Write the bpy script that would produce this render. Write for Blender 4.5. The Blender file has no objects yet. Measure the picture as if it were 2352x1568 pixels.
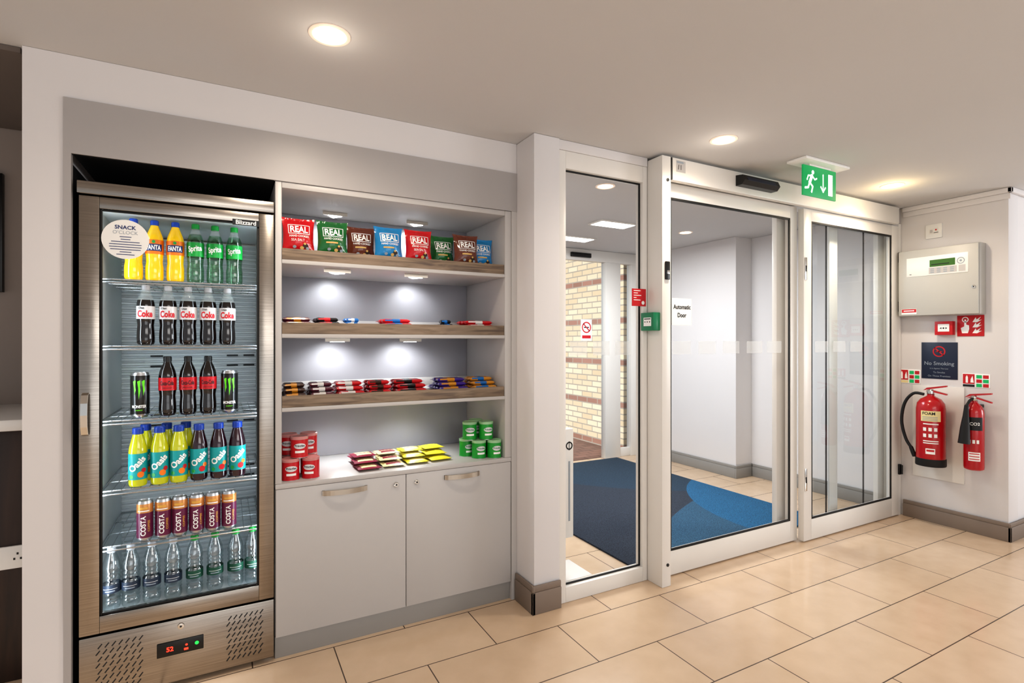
import bpy, bmesh, math, random
from mathutils import Vector, Matrix
random.seed(7)
scene = bpy.context.scene
C = scene.collection
R = math.radians
# ------------------------------------------------------------------ measured camera
TH = R(28.27); F = 1220.0; H = 1.35
ct, st = math.cos(TH), math.sin(TH)
def ang(u): return math.tan(TH + math.atan((u-1176)/F))
def onY(u, Y): return Y*ang(u)
def onX(u, X): return X/ang(u)
def zat(v, X, Y): return H + (784-v)*(Y*ct+X*st)/F
def PX(u, v, X):
    Y = onX(u, X); return Vector((X, Y, zat(v, X, Y)))

# ------------------------------------------------------------------ materials
def lin(h):
    h = h.lstrip('#'); o = []
    for i in (0, 2, 4):
        c = int(h[i:i+2], 16)/255
        o.append(c/12.92 if c <= .04045 else ((c+.055)/1.055)**2.4)
    return (*o, 1)
def base(name):
    m = bpy.data.materials.new(name); m.use_nodes = True
    nt = m.node_tree
    return m, nt, nt.nodes['Principled BSDF'], nt.nodes['Material Output']
def mat(name, col, rough=.5, metal=0, var=.04, scale=12, emis=0, spec=None, bump=0, coat=0):
    m, nt, p, out = base(name)
    n = nt.nodes.new('ShaderNodeTexNoise'); n.inputs['Scale'].default_value = scale
    tc = nt.nodes.new('ShaderNodeTexCoord'); nt.links.new(tc.outputs['Object'], n.inputs['Vector'])
    mx = nt.nodes.new('ShaderNodeMix'); mx.data_type = 'RGBA'
    c = lin(col)
    mx.inputs[6].default_value = (*[x*(1-var) for x in c[:3]], 1)
    mx.inputs[7].default_value = (*[min(1, x*(1+var)) for x in c[:3]], 1)
    nt.links.new(n.outputs['Fac'], mx.inputs[0]); nt.links.new(mx.outputs[2], p.inputs['Base Color'])
    p.inputs['Roughness'].default_value = rough; p.inputs['Metallic'].default_value = metal
    if spec is not None: p.inputs['Specular IOR Level'].default_value = spec
    if coat: p.inputs['Coat Weight'].default_value = coat; p.inputs['Coat Roughness'].default_value = .08
    if emis:
        nt.links.new(mx.outputs[2], p.inputs['Emission Color']); p.inputs['Emission Strength'].default_value = emis
    if bump:
        b = nt.nodes.new('ShaderNodeBump'); b.inputs['Strength'].default_value = bump; b.inputs['Distance'].default_value = .004
        nt.links.new(n.outputs['Fac'], b.inputs['Height']); nt.links.new(b.outputs[0], p.inputs['Normal'])
    return m
def glass(name, tint='ffffff', k0=.045, rough=.02):
    m, nt, p, out = base(name); nt.nodes.remove(p)
    t = nt.nodes.new('ShaderNodeBsdfTransparent'); t.inputs[0].default_value = lin(tint)
    g = nt.nodes.new('ShaderNodeBsdfGlossy'); g.inputs['Roughness'].default_value = rough
    lw = nt.nodes.new('ShaderNodeLayerWeight'); lw.inputs[0].default_value = .5
    pw = nt.nodes.new('ShaderNodeMath'); pw.operation = 'POWER'; pw.inputs[1].default_value = 5
    ma = nt.nodes.new('ShaderNodeMath'); ma.operation = 'MULTIPLY_ADD'; ma.inputs[1].default_value = .85; ma.inputs[2].default_value = k0
    nt.links.new(lw.outputs['Facing'], pw.inputs[0]); nt.links.new(pw.outputs[0], ma.inputs[0])
    mx = nt.nodes.new('ShaderNodeMixShader')
    nt.links.new(ma.outputs[0], mx.inputs[0]); nt.links.new(t.outputs[0], mx.inputs[1]); nt.links.new(g.outputs[0], mx.inputs[2])
    nt.links.new(mx.outputs[0], out.inputs[0])
    return m
def seethru(name, col, fac, rough=.1, tint='ffffff'):
    m = mat(name, col, rough, var=.02); nt = m.node_tree
    p = nt.nodes['Principled BSDF']; out = nt.nodes['Material Output']
    t = nt.nodes.new('ShaderNodeBsdfTransparent'); t.inputs[0].default_value = lin(tint)
    mx = nt.nodes.new('ShaderNodeMixShader'); mx.inputs[0].default_value = fac
    nt.links.new(p.outputs[0], mx.inputs[1]); nt.links.new(t.outputs[0], mx.inputs[2]); nt.links.new(mx.outputs[0], out.inputs[0])
    return m
def ramp(nt, stops):
    r = nt.nodes.new('ShaderNodeValToRGB')
    els = r.color_ramp.elements
    while len(els) < len(stops): els.new(.5)
    for e, (pos, c) in zip(els, stops): e.position = pos; e.color = lin(c)
    return r
def coords(nt, loc=(0,0,0), scale=(1,1,1), rot=(0,0,0)):
    tc = nt.nodes.new('ShaderNodeTexCoord'); mp = nt.nodes.new('ShaderNodeMapping')
    mp.inputs['Location'].default_value = loc; mp.inputs['Scale'].default_value = scale; mp.inputs['Rotation'].default_value = rot
    nt.links.new(tc.outputs['Object'], mp.inputs['Vector']); return mp
def wood(name, a, b, c, scale):
    m, nt, p, out = base(name)
    mp = coords(nt, scale=scale)
    n = nt.nodes.new('ShaderNodeTexNoise'); n.inputs['Scale'].default_value = 1; n.inputs['Detail'].default_value = 8; n.inputs['Distortion'].default_value = .6
    nt.links.new(mp.outputs[0], n.inputs['Vector'])
    r = ramp(nt, [(.3, a), (.5, b), (.7, c)])
    nt.links.new(n.outputs['Fac'], r.inputs[0]); nt.links.new(r.outputs[0], p.inputs['Base Color'])
    p.inputs['Roughness'].default_value = .5
    return m
def tile_mat():
    m, nt, p, out = base('beige floor tile')
    mp = coords(nt, loc=(-.0955, 1.095, 0))
    b = nt.nodes.new('ShaderNodeTexBrick'); b.offset = .5; b.offset_frequency = 2
    b.inputs['Scale'].default_value = 1; b.inputs['Brick Width'].default_value = .645; b.inputs['Row Height'].default_value = .3215
    b.inputs['Mortar Size'].default_value = .0025; b.inputs['Mortar Smooth'].default_value = .1; b.inputs['Bias'].default_value = 0
    b.inputs['Color1'].default_value = lin('d6bea4'); b.inputs['Color2'].default_value = lin('d1b89e'); b.inputs['Mortar'].default_value = lin('53463c')
    nt.links.new(mp.outputs[0], b.inputs['Vector'])
    n = nt.nodes.new('ShaderNodeTexNoise'); n.inputs['Scale'].default_value = 9; n.inputs['Detail'].default_value = 6
    nt.links.new(mp.outputs[0], n.inputs['Vector'])
    r = ramp(nt, [(.3, 'e6e1da'), (.7, 'ffffff')]); nt.links.new(n.outputs['Fac'], r.inputs[0])
    mx = nt.nodes.new('ShaderNodeMix'); mx.data_type = 'RGBA'; mx.blend_type = 'MULTIPLY'; mx.inputs[0].default_value = .4
    nt.links.new(b.outputs['Color'], mx.inputs[6]); nt.links.new(r.outputs[0], mx.inputs[7]); nt.links.new(mx.outputs[2], p.inputs['Base Color'])
    p.inputs['Roughness'].default_value = .16
    bp = nt.nodes.new('ShaderNodeBump'); bp.inputs['Strength'].default_value = .5; bp.inputs['Distance'].default_value = .002; bp.invert = True
    nt.links.new(b.outputs['Fac'], bp.inputs['Height']); nt.links.new(bp.outputs[0], p.inputs['Normal'])
    return m
def brick_mat():
    m, nt, p, out = base('buff brick with red bands')
    tc = nt.nodes.new('ShaderNodeTexCoord'); sp = nt.nodes.new('ShaderNodeSeparateXYZ'); cb = nt.nodes.new('ShaderNodeCombineXYZ')
    nt.links.new(tc.outputs['Object'], sp.inputs[0]); nt.links.new(sp.outputs[1], cb.inputs[0]); nt.links.new(sp.outputs[2], cb.inputs[1])
    def brick(c1, c2):
        b = nt.nodes.new('ShaderNodeTexBrick'); b.inputs['Scale'].default_value = 1
        b.inputs['Brick Width'].default_value = .225; b.inputs['Row Height'].default_value = .075; b.inputs['Mortar Size'].default_value = .008
        b.inputs['Color1'].default_value = lin(c1); b.inputs['Color2'].default_value = lin(c2); b.inputs['Mortar'].default_value = lin('a79d90')
        nt.links.new(cb.outputs[0], b.inputs['Vector']); return b
    a = brick('e4d6bc', 'd2bd9c'); r = brick('a87c6c', '967060')
    f1 = nt.nodes.new('ShaderNodeMath'); f1.operation = 'MODULO'; f1.inputs[1].default_value = .525
    nt.links.new(sp.outputs[2], f1.inputs[0])
    f2 = nt.nodes.new('ShaderNodeMath'); f2.operation = 'LESS_THAN'; f2.inputs[1].default_value = .075
    nt.links.new(f1.outputs[0], f2.inputs[0])
    mx = nt.nodes.new('ShaderNodeMix'); mx.data_type = 'RGBA'
    nt.links.new(f2.outputs[0], mx.inputs[0]); nt.links.new(a.outputs['Color'], mx.inputs[6]); nt.links.new(r.outputs['Color'], mx.inputs[7])
    nt.links.new(mx.outputs[2], p.inputs['Base Color']); p.inputs['Roughness'].default_value = .9
    return m
def carpet_mat():
    m, nt, p, out = base('blue and charcoal carpet')
    tc = nt.nodes.new('ShaderNodeTexCoord')
    def circ(cx, cy, rad):
        vm = nt.nodes.new('ShaderNodeVectorMath'); vm.operation = 'DISTANCE'; vm.inputs[1].default_value = (cx, cy, 0)
        nt.links.new(tc.outputs['Object'], vm.inputs[0])
        l = nt.nodes.new('ShaderNodeMath'); l.operation = 'LESS_THAN'; l.inputs[1].default_value = rad
        nt.links.new(vm.outputs['Value'], l.inputs[0]); return l
    n = nt.nodes.new('ShaderNodeTexNoise'); n.inputs['Scale'].default_value = 150; n.inputs['Detail'].default_value = 3
    nt.links.new(tc.outputs['Object'], n.inputs['Vector'])
    def m3(fac, a, bcol):
        x = nt.nodes.new('ShaderNodeMix'); x.data_type = 'RGBA'; nt.links.new(fac.outputs[0], x.inputs[0])
        if isinstance(a, str): x.inputs[6].default_value = lin(a)
        else: nt.links.new(a.outputs[2], x.inputs[6])
        x.inputs[7].default_value = lin(bcol); return x
    s1 = m3(circ(4.9, 5.6, 2.5), '3b4453', '32495e')
    s2 = m3(circ(5.2, -1.0, 4.56), s1, '3d6684')
    s4 = m3(circ(4.55, 2.6, 1.25), s2, '2e719e')
    mul = nt.nodes.new('ShaderNodeMix'); mul.data_type = 'RGBA'; mul.blend_type = 'MULTIPLY'; mul.inputs[0].default_value = .75
    r = ramp(nt, [(.35, '808080'), (.65, 'ffffff')]); nt.links.new(n.outputs['Fac'], r.inputs[0])
    nt.links.new(s4.outputs[2], mul.inputs[6]); nt.links.new(r.outputs[0], mul.inputs[7]); nt.links.new(mul.outputs[2], p.inputs['Base Color'])
    p.inputs['Roughness'].default_value = 1
    b = nt.nodes.new('ShaderNodeBump'); b.inputs['Distance'].default_value = .003; nt.links.new(n.outputs['Fac'], b.inputs['Height']); nt.links.new(b.outputs[0], p.inputs['Normal'])
    return m
def paving_mat():
    m, nt, p, out = base('red block paving')
    mp = coords(nt)
    b = nt.nodes.new('ShaderNodeTexBrick'); b.inputs['Scale'].default_value = 1; b.inputs['Brick Width'].default_value = .2; b.inputs['Row Height'].default_value = .1; b.inputs['Mortar Size'].default_value = .005
    b.inputs['Color1'].default_value = lin('8a6a5e'); b.inputs['Color2'].default_value = lin('70564c'); b.inputs['Mortar'].default_value = lin('5a4a42')
    nt.links.new(mp.outputs[0], b.inputs['Vector']); nt.links.new(b.outputs['Color'], p.inputs['Base Color']); p.inputs['Roughness'].default_value = .9
    return m
def steel_mat():
    m, nt, p, out = base('brushed stainless steel')
    mp = coords(nt, scale=(3, 3, 220))
    n = nt.nodes.new('ShaderNodeTexNoise'); n.inputs['Scale'].default_value = 1; n.inputs['Detail'].default_value = 4; nt.links.new(mp.outputs[0], n.inputs['Vector'])
    r = ramp(nt, [(.3, '958e86'), (.7, 'aea79f')]); nt.links.new(n.outputs['Fac'], r.inputs[0]); nt.links.new(r.outputs[0], p.inputs['Base Color'])
    p.inputs['Metallic'].default_value = 1; p.inputs['Roughness'].default_value = .25
    b = nt.nodes.new('ShaderNodeBump'); b.inputs['Strength'].default_value = .08; b.inputs['Distance'].default_value = .001; nt.links.new(n.outputs['Fac'], b.inputs['Height']); nt.links.new(b.outputs[0], p.inputs['Normal'])
    return m

M = {}
M['tile'] = tile_mat(); M['brick'] = brick_mat(); M['carpet'] = carpet_mat(); M['paving'] = paving_mat(); M['steel'] = steel_mat()
M['wall'] = mat('white wall paint', 'dcd9d9', .75, var=.012, scale=3)
M['ceil'] = mat('ceiling paint', 'cdcccc', .85, var=.01, scale=2)
M['ceil_shade'] = mat('ceiling paint with painted shade', '6f655f', .9, var=.02)  # unlit recess ceiling: its shade is put into the colour
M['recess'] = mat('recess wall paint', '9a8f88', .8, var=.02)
M['fascia'] = mat('grey fascia board', 'aca8a7', .42, var=.015)
M['cab'] = mat('pale grey cabinet laminate', 'bfbcba', .4, var=.012)
M['cabin'] = mat('mid grey shelving laminate', '949398', .45, var=.012)
M['plinth'] = mat('grey plinth laminate', '9c9995', .45, var=.012)
M['white'] = mat('white powder coated metal', 'e6e3de', .35, var=.012)
M['plwhite'] = mat('white plastic', 'ebeae7', .35, var=.01)
M['skirt'] = mat('taupe skirting paint', '84766b', .5, var=.03)
M['vskirt'] = mat('grey skirting paint', '94928f', .5, var=.03)
M['black'] = mat('black plastic', '0d0d0e', .35, var=.05)
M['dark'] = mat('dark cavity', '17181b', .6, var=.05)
M['rubber'] = mat('black rubber', '121213', .6, var=.05)
M['chrome'] = mat('polished chrome', 'd8d6d2', .18, 1, var=.02)
M['satin'] = mat('satin nickel', 'b9b0a4', .3, 1, var=.02)
M['wire'] = mat('chromed wire', 'b8bcc0', .25, 1, var=.02)
M['wood'] = wood('grey brown oak', '5f5047', '84725f', '9a8774', (6, 40, 60))
M['dwood'] = wood('dark walnut', '1d120d', '2e1d15', '3b271c', (20, 20, 2))
M['liner'] = mat('white fridge liner', 'c9d0d3', .35, var=.01)
M['led'] = mat('cool led strip', 'eaf6ff', .5, var=0, emis=16)
M['puckled'] = mat('puck led lens', 'f4f8ff', .5, var=0, emis=12)
M['bulb'] = mat('warm lamp lens', 'ffe2b4', .5, var=0, emis=14)
M['panelled'] = mat('white ceiling panel lens', 'ffffff', .5, var=0, emis=5)
M['trimring'] = mat('downlight ring', 'e8d3c2', .35, var=.01, emis=.25)
M['glass'] = glass('clear door glass', 'f4f9fb', .07)
M['frost'] = seethru('frosted white film', 'e6eaec', .58, .6)
M['red'] = mat('gloss red paint', 'b4101a', .25, var=.03, coat=.4)
M['signred'] = mat('sign red', 'c41c26', .45, var=.02)
M['signgreen'] = mat('sign green', '0f9a55', .4, var=.01, emis=.4)
M['green'] = mat('call point green', '0c7a50', .35, var=.02)
M['ink'] = mat('black ink', '141416', .5, var=.02)
M['print'] = mat('white print', 'f6f6f4', .5, var=.01)
M['glow'] = mat('white lit print', 'ffffff', .5, var=0, emis=.8)
M['navy'] = mat('sign navy', '1c2740', .4, var=.03)
M['navyink'] = mat('navy ink', '1b2f6b', .5, var=.02)
M['greyink'] = mat('grey ink', '9aa3ad', .5, var=.02)
M['cream'] = mat('cream label', 'e9d9a0', .5, var=.02)
M['panel'] = mat('pale grey alarm cabinet', 'bebdb8', .4, var=.012)
M['lcd'] = mat('green lcd', '3f6a2c', .3, var=.02, emis=.1)
M['redled'] = mat('red led digits', 'ff2a1a', .4, var=0, emis=4)
M['greenled'] = mat('green led', '1fc04a', .4, var=0, emis=1.5)
M['gold'] = mat('gold print', 'e0a94a', .4, var=.02)
# packaging
M['cola'] = mat('dark cola', '120908', .1, var=.05, coat=.8)
M['clear'] = seethru('clear bottle plastic', 'cdd6d6', .78, .06)
M['water'] = glass('water bottle plastic', 'f0f5f6', .17, .06)
M['lemon'] = glass('lemonade in clear plastic', 'c0e4ca', .11, .05)
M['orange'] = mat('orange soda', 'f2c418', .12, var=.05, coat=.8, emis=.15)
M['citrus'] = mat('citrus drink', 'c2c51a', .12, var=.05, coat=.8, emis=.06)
M['berry'] = mat('berry drink', '2a0a18', .12, var=.05, coat=.8)
M['capblack'] = mat('black cap', '111111', .4); M['capgrey'] = mat('silver cap', 'a9abb1', .4); M['capblue'] = mat('blue cap', '1440a8', .35)
M['capgreen'] = mat('green cap', '149a3c', .35); M['caporange'] = mat('royal blue cap', '1a49b8', .35); M['capclear'] = mat('pale cap', 'c3cdd8', .4)
M['labwhite'] = mat('white bottle label', 'dadadd', .3, var=.01); M['labred'] = mat('red bottle label', 'c3101c', .4); M['laborange'] = mat('orange bottle label', 'ef7d12', .4)
M['labgreen'] = mat('green bottle label', '18a545', .35); M['labteal'] = mat('teal bottle label', '17a3a6', .4); M['labnavy'] = mat('dark water label', '2f3a4c', .4); M['labforest'] = mat('dark green water label', '1f5440', .4)
M['textred'] = mat('red lettering', 'd01022', .45)
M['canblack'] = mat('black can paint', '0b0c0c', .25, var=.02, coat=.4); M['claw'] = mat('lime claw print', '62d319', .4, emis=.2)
M['plum'] = mat('plum can paint', '6a2248', .3, var=.02); M['copper'] = mat('orange gold can paint', 'cd8f52', .3, .3, var=.02); M['alu'] = mat('can aluminium', 'c8c9cb', .3, 1)
M['tubered'] = mat('red crisp tub', 'c41320', .35, var=.02); M['tubegreen'] = mat('green crisp tub', '1a9a34', .35, var=.02)
M['tublidr'] = mat('red tinted lid', 'c98a88', .3); M['tublidg'] = mat('pale green lid', '9cc79c', .3)
for k, c in dict(bagred='c8141f', baggreen='1f6b34', bagbrown='6b3626', bagblue='1f86c4').items(): M[k] = mat(k.replace('bag', '')+' crisp foil', c, .2, var=.05, coat=.5, scale=34, bump=.8)
M['chip'] = mat('crisp picture', 'd9b36a', .6); M['pepper'] = mat('dark picture', '3a2a22', .6)
for k, c in dict(swmaroon='8a2440', swyellow='f0e23c', swcream='f2e6ae').items(): M[k] = mat(k[2:]+' sweet foil', c, .35, coat=.15, scale=50, bump=.25)
for k, c in dict(b_brown='3a2018', b_purple='3f2484', b_red='c01822', b_blue='1a6ab0', b_maroon='561a2c', b_gold='c98a2a', b_white='d9d6d4', b_black='1a1618').items(): M[k] = mat(k[2:]+' bar wrapper', c, .3, var=.04, coat=.3, scale=60, bump=.4)

# ------------------------------------------------------------------ mesh builder
_tc = {}
def tgeo(s, bold):
    k = (s, bold)
    if k in _tc: return _tc[k]
    cu = bpy.data.curves.new('t', 'FONT'); cu.body = s; cu.size = 1; cu.offset = bold; cu.resolution_u = 3
    o = bpy.data.objects.new('t', cu); C.objects.link(o); bpy.context.view_layer.update()
    e = o.evaluated_get(bpy.context.evaluated_depsgraph_get()); me = e.to_mesh()
    V = [(v.co.x, v.co.y) for v in me.vertices]; Fc = [tuple(p.vertices) for p in me.polygons]
    e.to_mesh_clear(); bpy.data.objects.remove(o); bpy.data.curves.remove(cu)
    xs = [v[0] for v in V]; ys = [v[1] for v in V]
    cx, cy = (min(xs)+max(xs))/2, (min(ys)+max(ys))/2
    _tc[k] = ([(x-cx, y-cy) for x, y in V], Fc, max(xs)-min(xs), max(ys)-min(ys))
    return _tc[k]
def root_off(o):
    v = Vector((0, 0, 0))
    while o is not None: v += o.location; o = o.parent
    return v
class MB:
    def __init__(s): s.bm = bmesh.new(); s.mats = []
    def mi(s, m):
        if m not in s.mats: s.mats.append(m)
        return s.mats.index(m)
    def poly(s, pts, m):
        f = s.bm.faces.new([s.bm.verts.new(p) for p in pts]); f.material_index = s.mi(m); return s
    def merge(s, b, m):
        i = s.mi(m); vm = {v: s.bm.verts.new(v.co) for v in b.verts}
        for f in b.faces:
            try: nf = s.bm.faces.new([vm[v] for v in f.verts]); nf.material_index = i
            except ValueError: pass
        b.free()
    def box(s, x0, x1, y0, y1, z0, z1, m, bev=0, mtx=None):
        b = bmesh.new()
        v = [b.verts.new((x, y, z)) for x in (x0, x1) for y in (y0, y1) for z in (z0, z1)]
        for q in ((0,1,3,2),(4,6,7,5),(0,4,5,1),(2,3,7,6),(0,2,6,4),(1,5,7,3)): b.faces.new([v[i] for i in q])
        if bev: bmesh.ops.bevel(b, geom=b.edges[:], offset=bev, segments=2, affect='EDGES', profile=.5)
        if mtx: bmesh.ops.transform(b, matrix=mtx, verts=b.verts)
        s.merge(b, m); return s
    def ring(s, x0, x1, z0, z1, ix0, ix1, iz0, iz1, y0, y1, m):       # rectangular frame in XZ
        s.box(x0, ix0, y0, y1, z0, z1, m, .002); s.box(ix1, x1, y0, y1, z0, z1, m, .002)
        s.box(ix0, ix1, y0, y1, z0, iz0, m, .002); s.box(ix0, ix1, y0, y1, iz1, z1, m, .002); return s
    def lathe(s, prof, c=(0,0,0), m=None, seg=24, axis='z'):
        ms = m if isinstance(m, list) else [m]*(len(prof)-1)
        c = Vector(c); rings = []
        for r, z in prof:
            if r < 1e-6: pts = [(0, 0, z)]
            else: pts = [(r*math.cos(2*math.pi*k/seg), r*math.sin(2*math.pi*k/seg), z) for k in range(seg)]
            if axis == 'x': pts = [(-z_, x_, y_) for x_, y_, z_ in pts]       # +z -> -x
            if axis == 'y': pts = [(x_, -z_, y_) for x_, y_, z_ in pts]       # +z -> -y
            rings.append([s.bm.verts.new(Vector(p)+c) for p in pts])
        for a, b, mm in zip(rings, rings[1:], ms):
            i = s.mi(mm)
            for k in range(seg):
                k2 = (k+1) % seg
                if len(a) == 1 and len(b) == 1: continue
                if len(a) == 1: f = [a[0], b[k], b[k2]]
                elif len(b) == 1: f = [a[k], a[k2], b[0]]
                else: f = [a[k], a[k2], b[k2], b[k]]
                s.bm.faces.new(f).material_index = i
        return s
    def tube(s, pts, r, m, seg=8):
        pts = [Vector(p) for p in pts]; n = len(pts); rs = r if isinstance(r, list) else [r]*n; i = s.mi(m); rings = []
        up = None
        for k, p in enumerate(pts):
            t = (pts[min(k+1, n-1)]-pts[max(k-1, 0)]).normalized()
            if up is None: up = t.orthogonal().normalized()
            up = (up - t*up.dot(t)); up = up.normalized() if up.length > 1e-6 else t.orthogonal().normalized()
            w = t.cross(up)
            rings.append([s.bm.verts.new(p+(up*math.cos(2*math.pi*q/seg)+w*math.sin(2*math.pi*q/seg))*rs[k]) for q in range(seg)])
        for a, b in zip(rings, rings[1:]):
            for q in range(seg): s.bm.faces.new([a[q], a[(q+1)%seg], b[(q+1)%seg], b[q]]).material_index = i
        for a in (rings[0], rings[-1]): s.bm.faces.new(a).material_index = i
        return s
    def prism(s, pts, vec, m):
        i = s.mi(m); vec = Vector(vec); a = [s.bm.verts.new(p) for p in pts]; b = [s.bm.verts.new(Vector(p)+vec) for p in pts]; n = len(a)
        s.bm.faces.new(a).material_index = i; s.bm.faces.new(b[::-1]).material_index = i
        for k in range(n): s.bm.faces.new([a[k], b[k], b[(k+1)%n], a[(k+1)%n]]).material_index = i
        return s
    def text(s, t, fn, m, w=None, h=None, cx=0, cy=0, rot=0, bold=.012):
        V, Fc, W, Hh = tgeo(t, bold)
        sx = w/W if w else h/Hh; sy = h/Hh if h else sx
        cr, sr = math.cos(rot), math.sin(rot); i = s.mi(m)
        vs = []
        for x, y in V:
            x *= sx; y *= sy
            vs.append(s.bm.verts.new(fn(cx+x*cr-y*sr, cy+x*sr+y*cr)))
        for f in Fc:
            try: s.bm.faces.new([vs[q] for q in f]).material_index = i
            except ValueError: pass
        return s
    def flat(s, pts, fn, m): return s.poly([fn(*p) for p in pts], m)
    def rect(s, x0, x1, y0, y1, fn, m, n=1):
        for k in range(n):
            a = x0+(x1-x0)*k/n; b = x0+(x1-x0)*(k+1)/n
            s.flat([(a, y0), (b, y0), (b, y1), (a, y1)], fn, m)
        return s
    def disc(s, cx, cy, r, fn, m, n=20, ry=None):
        return s.flat([(cx+r*math.cos(2*math.pi*k/n), cy+(ry or r)*math.sin(2*math.pi*k/n)) for k in range(n)], fn, m)
    def annulus(s, cx, cy, r0, r1, fn, m, n=24):
        for k in range(n):
            a, b = 2*math.pi*k/n, 2*math.pi*(k+1)/n
            s.flat([(cx+r0*math.cos(a), cy+r0*math.sin(a)), (cx+r1*math.cos(a), cy+r1*math.sin(a)), (cx+r1*math.cos(b), cy+r1*math.sin(b)), (cx+r0*math.cos(b), cy+r0*math.sin(b))], fn, m)
        return s
    def stroke(s, pts, w, fn, m):
        for (x0, y0), (x1, y1) in zip(pts, pts[1:]):
            L = math.hypot(x1-x0, y1-y0) or 1; nx, ny = -(y1-y0)/L*w/2, (x1-x0)/L*w/2
            s.flat([(x0+nx, y0+ny), (x0-nx, y0-ny), (x1-nx, y1-ny), (x1+nx, y1+ny)], fn, m)
        for p in pts: s.disc(p[0], p[1], w/2, fn, m, 10)
        return s
    def build(s, name, parent=None, recalc=True, smooth=True):
        if recalc: bmesh.ops.recalc_face_normals(s.bm, faces=s.bm.faces[:])
        if parent is not None:
            o_ = root_off(parent)
            for v in s.bm.verts: v.co -= o_
        me = bpy.data.meshes.new(name)
        s.bm.to_mesh(me); s.bm.free()
        for m in s.mats: me.materials.append(m)
        if smooth:
            for p in me.polygons: p.use_smooth = True
            me.set_sharp_from_angle(angle=R(32))
        o = bpy.data.objects.new(name, me); C.objects.link(o)
        if parent is not None: o.parent = parent
        return o
def tag(o, label, cat, group=None):
    o['label'] = label; o['category'] = cat
    if group: o['group'] = group
    return o
def struct(o, label=None):
    o['kind'] = 'structure'
    if label: o['label'] = label
    return o
def thing(name, label, cat, loc=(0,0,0), group=None):
    o = bpy.data.objects.new(name, None); C.objects.link(o); o.location = loc; o.empty_display_size = .05
    return tag(o, label, cat, group)
def setting(name, label, loc=(0,0,0)):
    o = bpy.data.objects.new(name, None); C.objects.link(o); o.location = loc; return struct(o, label)
def dup(root, loc, rz=0, label=None, group=None):
    r = root.copy(); C.objects.link(r); r.location = loc; r.rotation_euler = (0, 0, rz)
    if label: r['label'] = label
    if group: r['group'] = group
    for ch in list(root.children):
        c = ch.copy(); C.objects.link(c); c.parent = r
        for g in list(ch.children):
            d = g.copy(); C.objects.link(d); d.parent = c
    return r
ORD = ['leftmost', 'second from left', 'third from left', 'fourth from left', 'fifth from left', 'sixth from left', 'seventh from left']
def ordl(i, n): return 'rightmost' if i == n-1 and n > 1 else ORD[i]

# ------------------------------------------------------------------ key planes
CE = 2.387; YF = 2.45; XR = 4.65
# ------------------------------------------------------------------ setting
struct(MB().box(-4, 7, -3.5, 4.95, -.1, 0, M['tile']).build('floor'), 'beige rectangular floor tiles laid in a half bond')
struct(MB().box(-4, 9, 4.951, 14, -.12, -.01, M['paving']).build('ground'), 'red block paving outside the entrance')
struct(MB().box(-4, 7, -3.5, 5.05, CE, CE+.12, M['ceil']).build('ceiling'), 'off white plaster ceiling')
struct(MB().box(-3.5, -.64, 2.47, 3.38, CE-.02, CE-.002, M['ceil_shade']).build('ceiling_recess'), 'ceiling of the bar recess with its shade painted in')
w = MB(); w.box(-.63, -.517, YF, 3.18, 0, CE-.001, M['wall']); w.box(-.517, 1.344, YF, 2.6, 2.232, CE-.001, M['wall'])
struct(w.build('wall_front'), 'white wall framing the fridge and shelving')
struct(MB().box(1.345, 1.497, 2.27, 4.86, 0, CE-.001, M['wall'], .003).build('wall_column'), 'white column between shelving and glazed entrance')
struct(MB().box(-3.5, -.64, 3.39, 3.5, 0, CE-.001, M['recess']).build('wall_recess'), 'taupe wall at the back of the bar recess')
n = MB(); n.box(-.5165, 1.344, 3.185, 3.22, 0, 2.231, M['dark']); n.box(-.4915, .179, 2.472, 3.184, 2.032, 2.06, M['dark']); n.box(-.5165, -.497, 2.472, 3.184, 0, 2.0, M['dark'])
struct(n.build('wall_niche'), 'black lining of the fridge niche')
t = MB(); t.box(-.516, 1.344, 2.443, 2.4495, 2.03, 2.23, M['fascia']); t.box(-.516, -.494, 2.443, 2.47, 0, 2.03, M['fascia']); t.box(1.313, 1.344, 2.446, 2.47, 0, 2.03, M['cab'])
struct(t.build('trim_1'), 'grey fascia surrounding the fridge and shelves')
struct(MB().box(XR, XR+.15, 1.57, 2.36, 0, CE-.001, M['wall'], .003).build('wall_right'), 'white wall carrying the alarm panel and extinguishers')
struct(MB().box(XR+.151, 7, 1.575, 1.72, 0, CE-.001, M['wall']).build('wall_far'), 'white wall turning away right of the corner')
v = MB(); v.box(4.66, 4.95, 2.361, 3.57, 0, CE-.001, M['wall']); v.box(4.43, 4.95, 3.571, 4.86, 0, CE-.001, M['wall'])
struct(v.build('wall_vestibule'), 'stepped white wall inside the entrance lobby')
def skirt(name, segs, h, m, label):
    b = MB()
    for (x0, x1, y0, y1) in segs:
        b.box(x0, x1, y0, y1, 0, h*.78, m, .003)
        b.box(x0+.003 if x1-x0 < .05 else x0, x1-.003 if x1-x0 < .05 else x1, y0+.003 if y1-y0 < .05 else y0, y1-.003 if y1-y0 < .05 else y1, h*.78, h, m, .004)
    return struct(b.build(name), label)
skirt('baseboard_column', [(1.327, 1.344, 2.252, 2.44), (1.327, 1.497, 2.252, 2.269)], .14, M['skirt'], 'taupe skirting wrapped round the column')
skirt('baseboard_right', [(XR-.018, XR-.001, 1.552, 2.2), (XR-.018, 7, 1.552, 1.568)], .125, M['skirt'], 'taupe skirting under the extinguishers')
skirt('baseboard_vestibule', [(4.642, 4.659, 2.4, 3.55), (4.412, 4.659, 3.552, 3.569), (4.412, 4.429, 3.569, 4.85)], .125, M['vskirt'], 'grey skirting round the lobby wall')
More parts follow.
